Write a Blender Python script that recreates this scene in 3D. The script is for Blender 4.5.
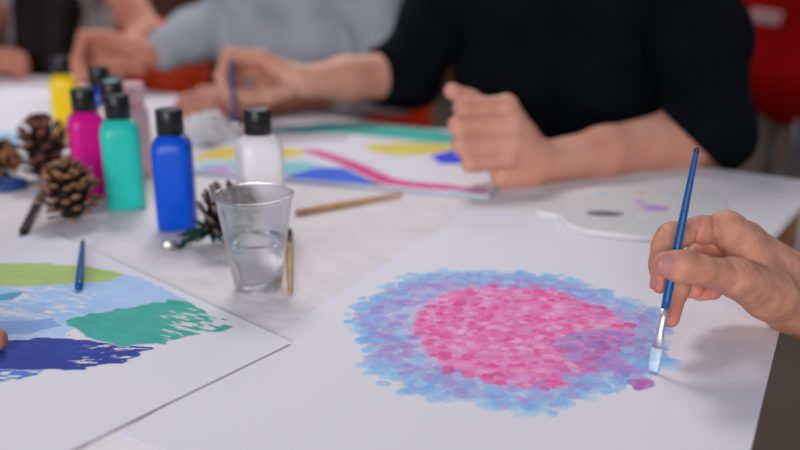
import bpy, bmesh, math, random
import numpy as np
from mathutils import Vector, Matrix, Euler

for o in list(bpy.data.objects):
    bpy.data.objects.remove(o)
S = bpy.context.scene
COL = S.collection
PI = math.pi

# ------------------------------------------------------------------ camera, world, light, exposure
TZ = 0.75                     # table top height
EYE = Vector((0, 0, TZ + 0.30))
PITCH = math.radians(18)
FPX = 840.0
cam = bpy.data.cameras.new('camera')
cam.sensor_width = 36
cam.lens = FPX / 800 * 36
cam.clip_start = 0.02
cam.dof.use_dof = True
cam.dof.focus_distance = 0.665
cam.dof.aperture_fstop = 2.6
cam.dof.aperture_blades = 9
camo = bpy.data.objects.new('camera', cam)
COL.objects.link(camo)
camo.location = EYE
camo.rotation_euler = (PI / 2 - PITCH, 0, 0)
S.camera = camo

w = bpy.data.worlds.new('world')
S.world = w
w.use_nodes = True
bg = w.node_tree.nodes['Background']
bg.inputs[0].default_value = (0.84, 0.93, 1.12, 1)
bg.inputs[1].default_value = 0.24


def area(name, loc, target, size, size_y, power, color):
    l = bpy.data.lights.new(name, 'AREA')
    l.shape = 'RECTANGLE'
    l.size = size
    l.size_y = size_y
    l.energy = power
    l.color = color
    o = bpy.data.objects.new(name, l)
    COL.objects.link(o)
    o.location = loc
    o.rotation_euler = (Vector(target) - Vector(loc)).to_track_quat('-Z', 'Y').to_euler()
    return o


area('window_daylight', (-0.65, 2.95, 3.4), (0.2, 0.75, TZ), 0.9, 0.7, 44, (1.0, 0.975, 0.97))
area('front_fill', (-0.9, -3.3, 1.85), (0.0, 1.0, TZ + 0.1), 2.6, 1.4, 124, (0.98, 0.97, 1.0))  # added fill behind the camera, brightens the sides facing it
area('back_fill', (0.3, 4.4, 2.85), (0.3, 4.0, 0), 2.0, 1.0, 48, (1.0, 0.95, 0.92))  # added fill far back, lifts the far floor and red chairs
S.view_settings.view_transform = 'Standard'
S.view_settings.look = 'None'
S.view_settings.exposure = 0.06
S.view_settings.gamma = 1.0
S.view_settings.use_curve_mapping = False

# ------------------------------------------------------------------ helpers
rng = np.random.default_rng(7)
random.seed(7)


def W(x, y, d):
    """world point seen at photo position x, y at depth d along the view axis"""
    u = (x - 400) / FPX * d
    v = -(y - 225) / FPX * d
    c, s = math.cos(PITCH), math.sin(PITCH)
    return Vector((u, d * c + v * s, EYE.z - d * s + v * c))


def T(x, y, z=0.0):
    """point at height z over the table top"""
    u = (x - 400) / FPX
    v = -(y - 225) / FPX
    c, s = math.cos(PITCH), math.sin(PITCH)
    d = Vector((u, c + v * s, -s + v * c))
    t = (TZ + z - EYE.z) / d.z
    return EYE + d * t


def lin(r, g=None, b=None):
    if g is None:
        r, g, b = r
    f = lambda c: (c / 255) / 12.92 if c / 255 <= 0.04045 else ((c / 255 + 0.055) / 1.055) ** 2.4
    return (f(r), f(g), f(b))


def tag(o, label=None, cat=None, group=None, kind=None):
    if label: o['label'] = label
    if cat: o['category'] = cat
    if group: o['group'] = group
    if kind: o['kind'] = kind
    return o


def empty(name, loc, rotz=0):
    o = bpy.data.objects.new(name, None)
    o.empty_display_size = 0.03
    COL.objects.link(o)
    o.location = loc
    o.rotation_euler = (0, 0, rotz)
    return o


def link_mesh(name, me, mat, parent=None, smooth=True):
    o = bpy.data.objects.new(name, me)
    COL.objects.link(o)
    if mat: me.materials.append(mat)
    if smooth:
        me.polygons.foreach_set('use_smooth', [True] * len(me.polygons))
    if parent:
        bpy.context.view_layer.update()
        o.parent = parent
    return o


def from_bm(name, bm, mat, parent=None, smooth=True, angle=None):
    bmesh.ops.recalc_face_normals(bm, faces=bm.faces)
    me = bpy.data.meshes.new(name)
    bm.to_mesh(me)
    bm.free()
    o = link_mesh(name, me, mat, parent, smooth)
    if angle is not None:
        me.set_sharp_from_angle(angle=math.radians(angle))
    return o


def world_child(o, parent):
    """parent without moving a mesh that was built in world coordinates"""
    bpy.context.view_layer.update()
    o.parent = parent
    o.matrix_parent_inverse = parent.matrix_world.inverted()
    return o


def lathe(bm, prof, n=32, M=None, cap=True):
    rings = []
    for r, z in prof:
        ring = []
        for i in range(n):
            a = 2 * PI * i / n
            p = Vector((r * math.cos(a), r * math.sin(a), z))
            ring.append(bm.verts.new(M @ p if M else p))
        rings.append(ring)
    for a, b in zip(rings, rings[1:]):
        for i in range(n):
            bm.faces.new((a[i], a[(i + 1) % n], b[(i + 1) % n], b[i]))
    if cap:
        bm.faces.new(rings[0][::-1])
        bm.faces.new(rings[-1])
    return rings


def tube(bm, pts, radii, n=12, flat=None):
    """swept tube along points; flat = (axis, factor) squeezes the section"""
    pts = [Vector(p) for p in pts]
    rings = []
    up = Vector((0, 0, 1))
    for i, p in enumerate(pts):
        t = (pts[min(i + 1, len(pts) - 1)] - pts[max(i - 1, 0)]).normalized()
        a = t.cross(up)
        if a.length < 1e-3: a = t.cross(Vector((0, 1, 0)))
        a.normalize()
        b = t.cross(a)
        r = radii[i] if hasattr(radii, '__len__') else radii
        ra, rb = (r if hasattr(r, '__len__') else (r, r))
        rings.append([bm.verts.new(p + a * ra * math.cos(2 * PI * k / n) + b * rb * math.sin(2 * PI * k / n)) for k in range(n)])
    for A, B in zip(rings, rings[1:]):
        for k in range(n):
            bm.faces.new((A[k], A[(k + 1) % n], B[(k + 1) % n], B[k]))
    bm.faces.new(rings[0][::-1])
    bm.faces.new(rings[-1])


def box(bm, c, size, M=None, bevel=0.0):
    r = bmesh.ops.create_cube(bm, size=1)
    vs = r['verts']
    bmesh.ops.scale(bm, vec=size, verts=vs)
    if bevel:
        es = list({e for v in vs for e in v.link_edges})
        q = bmesh.ops.bevel(bm, geom=es, offset=bevel, segments=3, affect='EDGES', profile=0.5)
        vs = list({v for f in q['faces'] for v in f.verts} | {v for v in vs if v.is_valid})
    bmesh.ops.translate(bm, vec=c, verts=vs)
    if M: bmesh.ops.transform(bm, matrix=M, verts=vs)


# ------------------------------------------------------------------ materials
def mat(name, rgb, rough=0.5, spec=0.5, noise=None, bump=None, sss=0, coat=0, metallic=0, trans=0, ior=1.45, attr=None, sheen=0):
    m = bpy.data.materials.new(name)
    m.use_nodes = True
    nt = m.node_tree
    b = nt.nodes['Principled BSDF']
    b.inputs['Base Color'].default_value = (*rgb, 1)
    b.inputs['Roughness'].default_value = rough
    b.inputs['Specular IOR Level'].default_value = spec
    b.inputs['Metallic'].default_value = metallic
    b.inputs['Transmission Weight'].default_value = trans
    b.inputs['IOR'].default_value = ior
    b.inputs['Coat Weight'].default_value = coat
    b.inputs['Sheen Weight'].default_value = sheen
    if sss:
        b.inputs['Subsurface Weight'].default_value = sss
        b.inputs['Subsurface Radius'].default_value = (1.0, 0.35, 0.2)
        b.inputs['Subsurface Scale'].default_value = 0.006
    tc = nt.nodes.new('ShaderNodeTexCoord')
    src = None
    if attr:
        a = nt.nodes.new('ShaderNodeAttribute')
        a.attribute_name = attr
        nt.links.new(a.outputs['Color'], b.inputs['Base Color'])
        src = a.outputs['Color']
    if noise:
        sc, rgb2, det = noise
        n = nt.nodes.new('ShaderNodeTexNoise')
        n.inputs['Scale'].default_value = sc
        n.inputs['Detail'].default_value = det
        nt.links.new(tc.outputs['Object'], n.inputs['Vector'])
        r = nt.nodes.new('ShaderNodeValToRGB')
        r.color_ramp.elements[0].position = 0.35
        r.color_ramp.elements[1].position = 0.65
        nt.links.new(n.outputs['Fac'], r.inputs['Fac'])
        if attr:
            mx = nt.nodes.new('ShaderNodeMix')
            mx.data_type = 'RGBA'
            mx.blend_type = 'MULTIPLY'
            mx.inputs['Factor'].default_value = 1
            r.color_ramp.elements[0].color = (*rgb2, 1)
            r.color_ramp.elements[1].color = (1, 1, 1, 1)
            nt.links.new(src, mx.inputs[6])
            nt.links.new(r.outputs['Color'], mx.inputs[7])
            nt.links.new(mx.outputs[2], b.inputs['Base Color'])
        else:
            r.color_ramp.elements[0].color = (*rgb2, 1)
            r.color_ramp.elements[1].color = (*rgb, 1)
            nt.links.new(r.outputs['Color'], b.inputs['Base Color'])
    if bump:
        last = None
        for (sc, dist, strength) in (bump if isinstance(bump, list) else [bump]):
            n = nt.nodes.new('ShaderNodeTexNoise')
            n.inputs['Scale'].default_value = sc
            n.inputs['Detail'].default_value = 4
            nt.links.new(tc.outputs['Object'], n.inputs['Vector'])
            bp = nt.nodes.new('ShaderNodeBump')
            bp.inputs['Distance'].default_value = dist
            bp.inputs['Strength'].default_value = strength
            nt.links.new(n.outputs['Fac'], bp.inputs['Height'])
            if last: nt.links.new(last, bp.inputs['Normal'])
            last = bp.outputs['Normal']
        nt.links.new(last, b.inputs['Normal'])
    return m


PAPER = (0.80, 0.765, 0.825)
M = {}
M['cloth'] = mat('white_tablecloth', (0.83, 0.775, 0.78), 0.75, 0.3, noise=(7, (0.79, 0.735, 0.74), 4), bump=[(7, 0.05, 0.35), (400, 0.0005, 0.3)])
M['paper'] = mat('white_paper', PAPER, 0.7, 0.3, bump=(600, 0.0002, 0.25))
M['paper_edge'] = mat('sheet_edges', (0.62, 0.61, 0.64), 0.8, 0.2)
M['pad'] = mat('grey_board', (0.50, 0.52, 0.58), 0.7, 0.3)
M['paint'] = mat('watercolour', (1, 1, 1), 0.75, 0.12, attr='Col', bump=(500, 0.0003, 0.3))
M['black_plastic'] = mat('black_plastic', lin(22, 23, 25), 0.38, 0.5)
M['skin_p'] = mat('skin_painter', (1, 1, 1), 0.46, 0.32, attr='Col', noise=(70, (0.80, 0.70, 0.70), 6), bump=[(120, 0.002, 0.5), (700, 0.0006, 0.6)], sss=0.12)
M['skin_m'] = mat('skin_pink', lin(212, 156, 134), 0.5, 0.35, noise=(14, lin(202, 138, 116), 4), bump=(300, 0.001, 0.3), sss=0.15)
M['skin_g'] = mat('skin_tan', lin(200, 136, 112), 0.5, 0.35, noise=(14, lin(184, 116, 94), 4), bump=(300, 0.001, 0.3), sss=0.15)
M['nail'] = mat('fingernail', lin(186, 128, 122), 0.35, 0.4, coat=0.1)
M['black_knit'] = mat('black_knit', lin(13, 16, 21), 0.95, 0.08, noise=(14, lin(9, 11, 14), 4), bump=[(10, 0.03, 0.4), (700, 0.001, 0.5)], sheen=0.0)
M['grey_knit'] = mat('grey_jersey', lin(164, 167, 174), 0.9, 0.2, noise=(9, lin(150, 153, 160), 4), bump=[(12, 0.02, 0.5), (700, 0.001, 0.4)])
M['pale_top'] = mat('pale_jersey', lin(150, 144, 140), 0.9, 0.2, bump=(20, 0.01, 0.5))
M['denim'] = mat('dark_denim', lin(36, 40, 52), 0.9, 0.2, bump=(500, 0.001, 0.5))
M['hair_dark'] = mat('dark_hair', lin(14, 11, 11), 0.6, 0.2, noise=(30, lin(26, 19, 17), 6), bump=(120, 0.01, 0.6))
M['red_seat'] = mat('orange_red_fabric', lin(246, 92, 50), 0.8, 0.2, noise=(30, lin(230, 76, 40), 4), bump=(600, 0.001, 0.4))
M['red_shell'] = mat('deep_red_vinyl', lin(136, 2, 6), 0.85, 0.08, noise=(5, lin(118, 1, 4), 3))
M['metal'] = mat('dark_metal', (0.08, 0.08, 0.085), 0.4, 0.5, metallic=0.8)
M['silver'] = mat('brushed_silver', (0.85, 0.85, 0.87), 0.42, 0.5, metallic=1.0, bump=(400, 0.0002, 0.2))
M['blue_lacquer'] = mat('blue_lacquer', lin(12, 82, 142), 0.42, 0.3, coat=0.1)
M['bristle'] = mat('bristles_in_pale_blue_paint', lin(236, 240, 246), 0.6, 0.3, noise=(160, lin(176, 206, 236), 3), bump=(900, 0.001, 0.8))
M['dark_bristle'] = mat('black_bristles', lin(28, 26, 26), 0.7, 0.3, bump=(900, 0.001, 0.8))
M['natural_wood'] = mat('natural_wood', lin(205, 160, 105), 0.5, 0.4, noise=(60, lin(186, 138, 86), 4))
M['brown_wood'] = mat('brown_wood', lin(196, 140, 94), 0.5, 0.4, noise=(14, lin(176, 122, 78), 5))
M['panel'] = mat('dark_wood_panel', lin(92, 56, 34), 0.6, 0.3, noise=(4, lin(72, 42, 25), 5))
M['floor'] = mat('grey_floor', lin(82, 71, 65), 0.6, 0.2, noise=(1.6, lin(72, 62, 56), 5))
M['palette'] = mat('white_plastic', (0.74, 0.72, 0.71), 0.35, 0.5)
M['bell'] = mat('silver_bell', (0.68, 0.66, 0.62), 0.5, 0.5, metallic=1.0)
M['green_felt'] = mat('dark_green_tinsel', lin(22, 62, 54), 0.8, 0.3, bump=(300, 0.004, 0.8))
M['tissue'] = mat('paper_tissue', (0.86, 0.84, 0.83), 0.9, 0.1, bump=(60, 0.004, 0.5))


def bottle_mat(name, c, rough=0.32):
    return mat(name, lin(*c), rough, 0.35, sss=0.0)


# thin clear plastic
def clear_plastic():
    m = bpy.data.materials.new('clear_plastic')
    m.use_nodes = True
    nt = m.node_tree
    nt.nodes.remove(nt.nodes['Principled BSDF'])
    out = nt.nodes['Material Output']
    tr = nt.nodes.new('ShaderNodeBsdfTransparent')
    tr.inputs[0].default_value = (0.95, 0.95, 0.96, 1)
    tl = nt.nodes.new('ShaderNodeBsdfTranslucent')
    tl.inputs[0].default_value = (0.9, 0.9, 0.9, 1)
    gl = nt.nodes.new('ShaderNodeBsdfGlossy')
    gl.inputs['Roughness'].default_value = 0.12
    m1 = nt.nodes.new('ShaderNodeMixShader')
    m1.inputs[0].default_value = 0.13
    nt.links.new(tr.outputs[0], m1.inputs[1])
    nt.links.new(tl.outputs[0], m1.inputs[2])
    fr = nt.nodes.new('ShaderNodeLayerWeight')
    fr.inputs['Blend'].default_value = 0.22
    m2 = nt.nodes.new('ShaderNodeMixShader')
    nt.links.new(fr.outputs['Facing'], m2.inputs[0])
    nt.links.new(m1.outputs[0], m2.inputs[1])
    nt.links.new(gl.outputs[0], m2.inputs[2])
    nt.links.new(m2.outputs[0], out.inputs[0])
    return m


M['clear'] = clear_plastic()
M['water'] = mat('water', (1, 1, 1), 0.0, 0.5, trans=1.0, ior=1.33)


# ------------------------------------------------------------------ organic surfaces: smooth-blended limbs on a grid
def smin(a, b, k):
    h = np.maximum(k - np.abs(a - b), 0) / k
    return np.minimum(a, b) - h * h * k * 0.25


def seg_dist(X, Y, Z, a, b, r1, r2, flat):
    ba = np.array(b) - np.array(a)
    L = float(ba @ ba) + 1e-12
    px, py, pz = X - a[0], Y - a[1], Z - a[2]
    t = np.clip((px * ba[0] + py * ba[1] + pz * ba[2]) / L, 0, 1)
    qx, qy, qz = px - ba[0] * t, py - ba[1] * t, pz - ba[2] * t
    if flat is not None:
        n, f = flat
        s = (qx * n[0] + qy * n[1] + qz * n[2]) * (f - 1)
        qx, qy, qz = qx + n[0] * s, qy + n[1] * s, qz + n[2] * s
    return np.sqrt(qx * qx + qy * qy + qz * qz) - (r1 + (r2 - r1) * t)


def lift(ch, k=.003):
    return [Chain([(Vector((p[0], p[1], max(p[2], TZ + r + k))), r) for p, r in c.p], k=c.k) for c in ch]


class Chain:
    def __init__(self, pts, k=None, flat=None):
        self.p = [(tuple(Vector(p[0])), p[1]) for p in pts]
        self.k = k if k else min(r for _, r in self.p) * 0.5
        self.flat = None
        if flat:
            n = Vector(flat[0]).normalized()
            self.flat = (tuple(n), flat[1])

    def bounds(self, m):
        P = np.array([p for p, _ in self.p])
        R = max(r for _, r in self.p) * (1.0 if not self.flat or self.flat[1] >= 1 else 1 / self.flat[1])
        return P.min(0) - R - m, P.max(0) + R + m

    def dist(self, X, Y, Z):
        d = None
        segs = list(zip(self.p, self.p[1:])) if len(self.p) > 1 else [(self.p[0], self.p[0])]
        for (a, ra), (b, rb) in segs:
            s = seg_dist(X, Y, Z, a, b, ra, rb, self.flat)
            d = s if d is None else smin(d, s, self.k)
        return d


def organic(name, material, base, limbs=(), h=0.004, kb=0.03, kl=0.012, grooves=(), ripple=None, cut=None, parent=None, color=None, fine=None):
    allc = list(base) + list(limbs)
    lo = np.min([c.bounds(3 * h)[0] for c in allc], 0)
    hi = np.max([c.bounds(3 * h)[1] for c in allc], 0)
    dims = np.ceil((hi - lo) / h).astype(int) + 1
    ax = [(lo[i] + h * np.arange(dims[i])).astype(np.float32) for i in range(3)]
    D = np.full(dims, 0.05, np.float32)

    def blk(c, m):
        l, u = c.bounds(m)
        i0 = np.maximum(((l - lo) / h).astype(int), 0)
        i1 = np.minimum(((u - lo) / h).astype(int) + 2, dims)
        sl = tuple(slice(a, b) for a, b in zip(i0, i1))
        return sl, ax[0][sl[0]][:, None, None], ax[1][sl[1]][None, :, None], ax[2][sl[2]][None, None, :]

    for c in base:
        sl, X, Y, Z = blk(c, kb + 2 * h)
        D[sl] = smin(D[sl], c.dist(X, Y, Z), kb)
    if limbs:
        B = D.copy()
        for c in limbs:
            sl, X, Y, Z = blk(c, kl + 2 * h)
            D[sl] = np.minimum(D[sl], smin(B[sl], c.dist(X, Y, Z), kl))
        del B
    for (c, n, wdt, amp, rad) in grooves:         # crease: thin valley on a plane through c
        c = np.array(c); n = np.array(Vector(n).normalized())
        i0 = np.maximum(((c - rad - lo) / h).astype(int), 0)
        i1 = np.minimum(((c + rad - lo) / h).astype(int) + 2, dims)
        sl = tuple(slice(a, b) for a, b in zip(i0, i1))
        X, Y, Z = ax[0][sl[0]][:, None, None] - c[0], ax[1][sl[1]][None, :, None] - c[1], ax[2][sl[2]][None, None, :] - c[2]
        pd = X * n[0] + Y * n[1] + Z * n[2]
        rr = np.sqrt(X * X + Y * Y + Z * Z) / rad
        D[sl] += amp * np.exp(-(pd / wdt) ** 2) * np.clip(1.6 * (1 - rr), 0, 1)
    if ripple:
        X, Y, Z = ax[0][:, None, None], ax[1][None, :, None], ax[2][None, None, :]
        D += (ripple(X, Y, Z)).astype(np.float32)
    if cut:
        X, Y, Z = ax[0][:, None, None], ax[1][None, :, None], ax[2][None, None, :]
        for (c, n) in cut:
            c = np.array(c); n = np.array(Vector(n).normalized())
            pd = (X - c[0]) * n[0] + (Y - c[1]) * n[1] + (Z - c[2]) * n[2]
            D = np.maximum(D, pd.astype(np.float32))
    # surface nets
    s = D < 0
    n0, n1, n2 = D.shape
    cnt = np.zeros((n0 - 1, n1 - 1, n2 - 1), np.int8)
    for a in (0, 1):
        for b in (0, 1):
            for c in (0, 1):
                cnt += s[a:n0 - 1 + a, b:n1 - 1 + b, c:n2 - 1 + c]
    act = np.argwhere((cnt > 0) & (cnt < 8))
    idx = np.full((n0 - 1, n1 - 1, n2 - 1), -1, np.int32)
    idx[tuple(act.T)] = np.arange(len(act))
    pos = np.zeros((len(act), 3)); num = np.zeros(len(act))
    corners = [(a, b, c) for a in (0, 1) for b in (0, 1) for c in (0, 1)]
    vals = {k: D[act[:, 0] + k[0], act[:, 1] + k[1], act[:, 2] + k[2]] for k in corners}
    for k in corners:
        for axn in range(3):
            if k[axn] == 0:
                k2 = list(k); k2[axn] = 1; k2 = tuple(k2)
                va, vb = vals[k], vals[k2]
                m = (va < 0) != (vb < 0)
                t = np.where(m, va / np.where(m, va - vb, 1), 0)
                p = np.zeros((len(act), 3)) + np.array(k)
                p[:, axn] += t
                pos[m] += p[m]; num[m] += 1
    V = lo + h * (act + pos / num[:, None])
    F = []
    for axn in range(3):
        o = [i for i in range(3) if i != axn]
        sa = [slice(None)] * 3; sb = [slice(None)] * 3
        sa[axn] = slice(0, -1); sb[axn] = slice(1, None)
        A, Bm = s[tuple(sa)], s[tuple(sb)]
        e = np.argwhere(A != Bm)
        ok = np.all((e[:, o] > 0), 1) & np.all([e[:, i] < D.shape[i] - 1 for i in o], 0)
        e = e[ok]
        inside = A[tuple(e.T)]
        q = []
        for (d0, d1) in ((0, 0), (-1, 0), (-1, -1), (0, -1)):
            c = e.copy(); c[:, o[0]] += d0; c[:, o[1]] += d1
            q.append(idx[tuple(c.T)])
        q = np.stack(q, 1)
        flip = inside if axn != 1 else ~inside
        q[~flip] = q[~flip][:, ::-1]
        F.append(q)
    F = np.concatenate(F)
    me = bpy.data.meshes.new(name)
    org = V.mean(0)
    me.vertices.add(len(V)); me.vertices.foreach_set('co', (V - org).astype(np.float32).ravel())
    me.loops.add(F.size); me.loops.foreach_set('vertex_index', F.astype(np.int32).ravel())
    me.polygons.add(len(F)); me.polygons.foreach_set('loop_start', np.arange(0, F.size, 4, dtype=np.int32))
    me.update(calc_edges=True)
    if color:
        c = color(V)
        at = me.attributes.new('Col', 'FLOAT_COLOR', 'POINT')
        at.data.foreach_set('color', np.concatenate([c, np.ones((len(c), 1))], 1).astype(np.float32).ravel())
    o = link_mesh(name, me, material)
    o.location = org
    if parent: world_child(o, parent)
    return o


# ------------------------------------------------------------------ painted layers (pigment as vertex colour on a fine grid)
def vnoise(X, Y, sc, seed=0):
    r = np.random.default_rng(seed)
    tab = r.random((64, 64))
    x, y = X * sc, Y * sc
    xi, yi = np.floor(x).astype(int), np.floor(y).astype(int)
    fx, fy = x - xi, y - yi
    fx, fy = fx * fx * (3 - 2 * fx), fy * fy * (3 - 2 * fy)
    g = lambda a, b: tab[a % 64, b % 64]
    return (g(xi, yi) * (1 - fx) + g(xi + 1, yi) * fx) * (1 - fy) + (g(xi, yi + 1) * (1 - fx) + g(xi + 1, yi + 1) * fx) * fy


def fbm(X, Y, sc, seed=0, o=4):
    s, a, t = 0, 0.5, 0
    for i in range(o):
        s = s + a * vnoise(X, Y, sc * 2 ** i, seed + i); t += a; a *= 0.5
    return s / t


def poly_sd(X, Y, P):
    """signed distance to a polygon, negative inside"""
    P = np.array(P)
    d = np.full(X.shape, 1e9); ins = np.zeros(X.shape, bool)
    for i in range(len(P)):
        a, b = P[i], P[(i + 1) % len(P)]
        e = b - a
        wx, wy = X - a[0], Y - a[1]
        t = np.clip((wx * e[0] + wy * e[1]) / (e @ e + 1e-12), 0, 1)
        d = np.minimum(d, (wx - e[0] * t) ** 2 + (wy - e[1] * t) ** 2)
        c = (a[1] > Y) != (b[1] > Y)
        ins ^= c & (X < (b[0] - a[0]) * (Y - a[1]) / (b[1] - a[1] + 1e-12) + a[0])
    return np.where(ins, -1, 1) * np.sqrt(d)


def paint_layer(name, parent, bounds, z, res, func, paper=PAPER, thr=0.04):
    x0, x1, y0, y1 = bounds
    nx, ny = int((x1 - x0) / res) + 1, int((y1 - y0) / res) + 1
    X, Y = np.meshgrid(np.linspace(x0, x1, nx), np.linspace(y0, y1, ny), indexing='ij')
    rgb, al = func(X, Y)
    c = np.array(paper)[None, None, :] * (1 - al[..., None]) + rgb * al[..., None]
    on = al > thr
    fm = on[:-1, :-1] | on[1:, :-1] | on[:-1, 1:] | on[1:, 1:]
    used = np.zeros((nx, ny), bool)
    used[:-1, :-1] |= fm; used[1:, :-1] |= fm; used[:-1, 1:] |= fm; used[1:, 1:] |= fm
    idx = np.full((nx, ny), -1, np.int32)
    idx[used] = np.arange(used.sum())
    i, j = np.nonzero(fm)
    F = np.stack([idx[i, j], idx[i + 1, j], idx[i + 1, j + 1], idx[i, j + 1]], 1)
    V = np.stack([X[used], Y[used], np.full(used.sum(), 0.0)], 1)
    org = V.mean(0)
    me = bpy.data.meshes.new(name)
    me.vertices.add(len(V)); me.vertices.foreach_set('co', (V - org).astype(np.float32).ravel())
    me.loops.add(F.size); me.loops.foreach_set('vertex_index', F.astype(np.int32).ravel())
    me.polygons.add(len(F)); me.polygons.foreach_set('loop_start', np.arange(0, F.size, 4, dtype=np.int32))
    me.update(calc_edges=True)
    at = me.attributes.new('Col', 'FLOAT_COLOR', 'POINT')
    cc = c[used]
    at.data.foreach_set('color', np.concatenate([cc, np.ones((len(cc), 1))], 1).astype(np.float32).ravel())
    o = link_mesh(name, me, M['paint'])
    o.location = (org[0], org[1], TZ + z)
    world_child(o, parent)
    return o


def sheet(name, P, z0, z1, material, bevel=0):
    """flat sheet with corners P (x, y) from height z0 to z1 over the table"""
    c = Vector((sum(p[0] for p in P) / len(P), sum(p[1] for p in P) / len(P), TZ + z0))
    bm = bmesh.new()
    lo = [bm.verts.new((p[0] - c.x, p[1] - c.y, 0)) for p in P]
    hi = [bm.verts.new((p[0] - c.x, p[1] - c.y, z1 - z0)) for p in P]
    bm.faces.new(lo[::-1]); bm.faces.new(hi)
    for i in range(len(P)):
        j = (i + 1) % len(P)
        bm.faces.new((lo[i], lo[j], hi[j], hi[i]))
    o = from_bm(name, bm, material, smooth=False)
    o.location = c
    return o


def xy(v): return (v.x, v.y)


def TP(pts): return [xy(T(*p)) for p in pts]


# ================================================================== the setting
def plane(name, pts, m):
    bm = bmesh.new()
    bm.faces.new([bm.verts.new(p) for p in pts])
    o = from_bm(name, bm, m, smooth=False)
    return tag(o, kind='structure')


plane('floor', [(-4.5, -2.5, 0), (4.5, -2.5, 0), (4.5, 6.5, 0), (-4.5, 6.5, 0)], M['floor'])
plane('wall_back', [(-4.5, 6.5, 0), (4.5, 6.5, 0), (4.5, 6.5, 2.9), (-4.5, 6.5, 2.9)], M['panel'])

# table: corner, long direction, across direction
CN = Vector((0.575, 1.115))
UV = Vector((0.82, -0.572)).normalized()
VV = Vector((0.572, 0.82)).normalized()


def tb(a, b, z=TZ):
    """a metres left of the right-hand end along the table, b metres in from the far edge"""
    p = CN - UV * a - VV * b
    return Vector((p.x, p.y, z))


def prism(bm, pts, z0, z1):
    lo = [bm.verts.new((p.x, p.y, z0)) for p in pts]
    hi = [bm.verts.new((p.x, p.y, z1)) for p in pts]
    bm.faces.new(lo[::-1]); bm.faces.new(hi)
    for i in range(len(pts)):
        j = (i + 1) % len(pts)
        bm.faces.new((lo[i], lo[j], hi[j], hi[i]))


tbl = empty('table', tb(1.4, 0.55, 0))
tag(tbl, 'long wooden table under the white tablecloth', 'table')
bm = bmesh.new(); prism(bm, [tb(0.01, 0.01), tb(2.79, 0.01), tb(2.79, 1.09), tb(0.01, 1.09)], TZ - 0.032, TZ - 0.0025)
world_child(from_bm('tabletop', bm, M['brown_wood'], smooth=False), tbl)
for a, b in ((0.08, 0.08), (2.7, 0.08), (0.08, 1.02), (2.7, 1.02)):
    bm = bmesh.new()
    p = tb(a, b)
    prism(bm, [tb(a - .03, b - .03), tb(a + .03, b - .03), tb(a + .03, b + .03), tb(a - .03, b + .03)], 0, TZ - 0.032)
    world_child(from_bm('leg', bm, M['brown_wood'], smooth=False), tbl)

bm = bmesh.new(); prism(bm, [tb(0.012, 0.04), tb(0.032, 0.04), tb(0.032, 1.06), tb(0.012, 1.06)], TZ - 0.145, TZ - 0.0325)
world_child(from_bm('apron', bm, M['brown_wood'], smooth=False), tbl)
bm = bmesh.new(); prism(bm, [tb(0.04, 0.03), tb(2.76, 0.03), tb(2.76, 0.05), tb(0.04, 0.05)], TZ - 0.145, TZ - 0.0325)
world_child(from_bm('apron', bm, M['brown_wood'], smooth=False), tbl)
# tablecloth with a rounded edge and a short wavy drop
bm = bmesh.new()
rim = []
N = 90
cs = [(0, 0), (2.8, 0), (2.8, 1.1), (0, 1.1)]
outline = []
for i in range(4):
    a, b = cs[i], cs[(i + 1) % 4]
    nrm = ((0, -1), (1, 0), (0, 1), (-1, 0))[i]
    m = 90 if i % 2 == 0 else 36
    for k in range(m):
        t = k / m
        outline.append((a[0] + (b[0] - a[0]) * t, a[1] + (b[1] - a[1]) * t, nrm))
rows = []
for (off, dz) in ((-0.004, 0), (0, -0.0012), (0.0018, -0.005), (0.003, -0.03), (0.006, -0.09), (0.008, -0.15)):
    r = []
    for i, (a, b, nrm) in enumerate(outline):
        wv = 0.006 * max(0, -dz) / 0.15 * math.sin(i * 0.55) + off
        dd = dz
        if nrm == (-1, 0): dd = max(dz, -0.007); wv = min(wv, 0.002)
        p = tb(a + nrm[0] * wv, b + nrm[1] * wv)
        r.append(bm.verts.new((p.x, p.y, TZ + dd)))
    rows.append(r)
bm.faces.new(rows[0])
for A, B in zip(rows, rows[1:]):
    for i in range(len(A)):
        j = (i + 1) % len(A)
        bm.faces.new((A[i], A[j], B[j], B[i]))
cl = from_bm('tablecloth', bm, M['cloth'])
tag(cl, 'white cotton tablecloth covering the long table', 'tablecloth')


# ================================================================== papers and paintings
# the large sheet with the circle of dabs
pA = Vector((-0.183, 0.478)); pB = Vector((0.093, 0.995))
e1 = (pB - pA).normalized(); e2 = Vector((e1.y, -e1.x))
big = sheet('paper_sheet', [xy(pA), xy(pA + e2 * 0.365), xy(pB + e2 * 0.365), xy(pB)], 0.0002, 0.0008, M['paper'])
tag(big, 'large white paper sheet with a painted circle of pink and blue dabs', 'paper')


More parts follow.
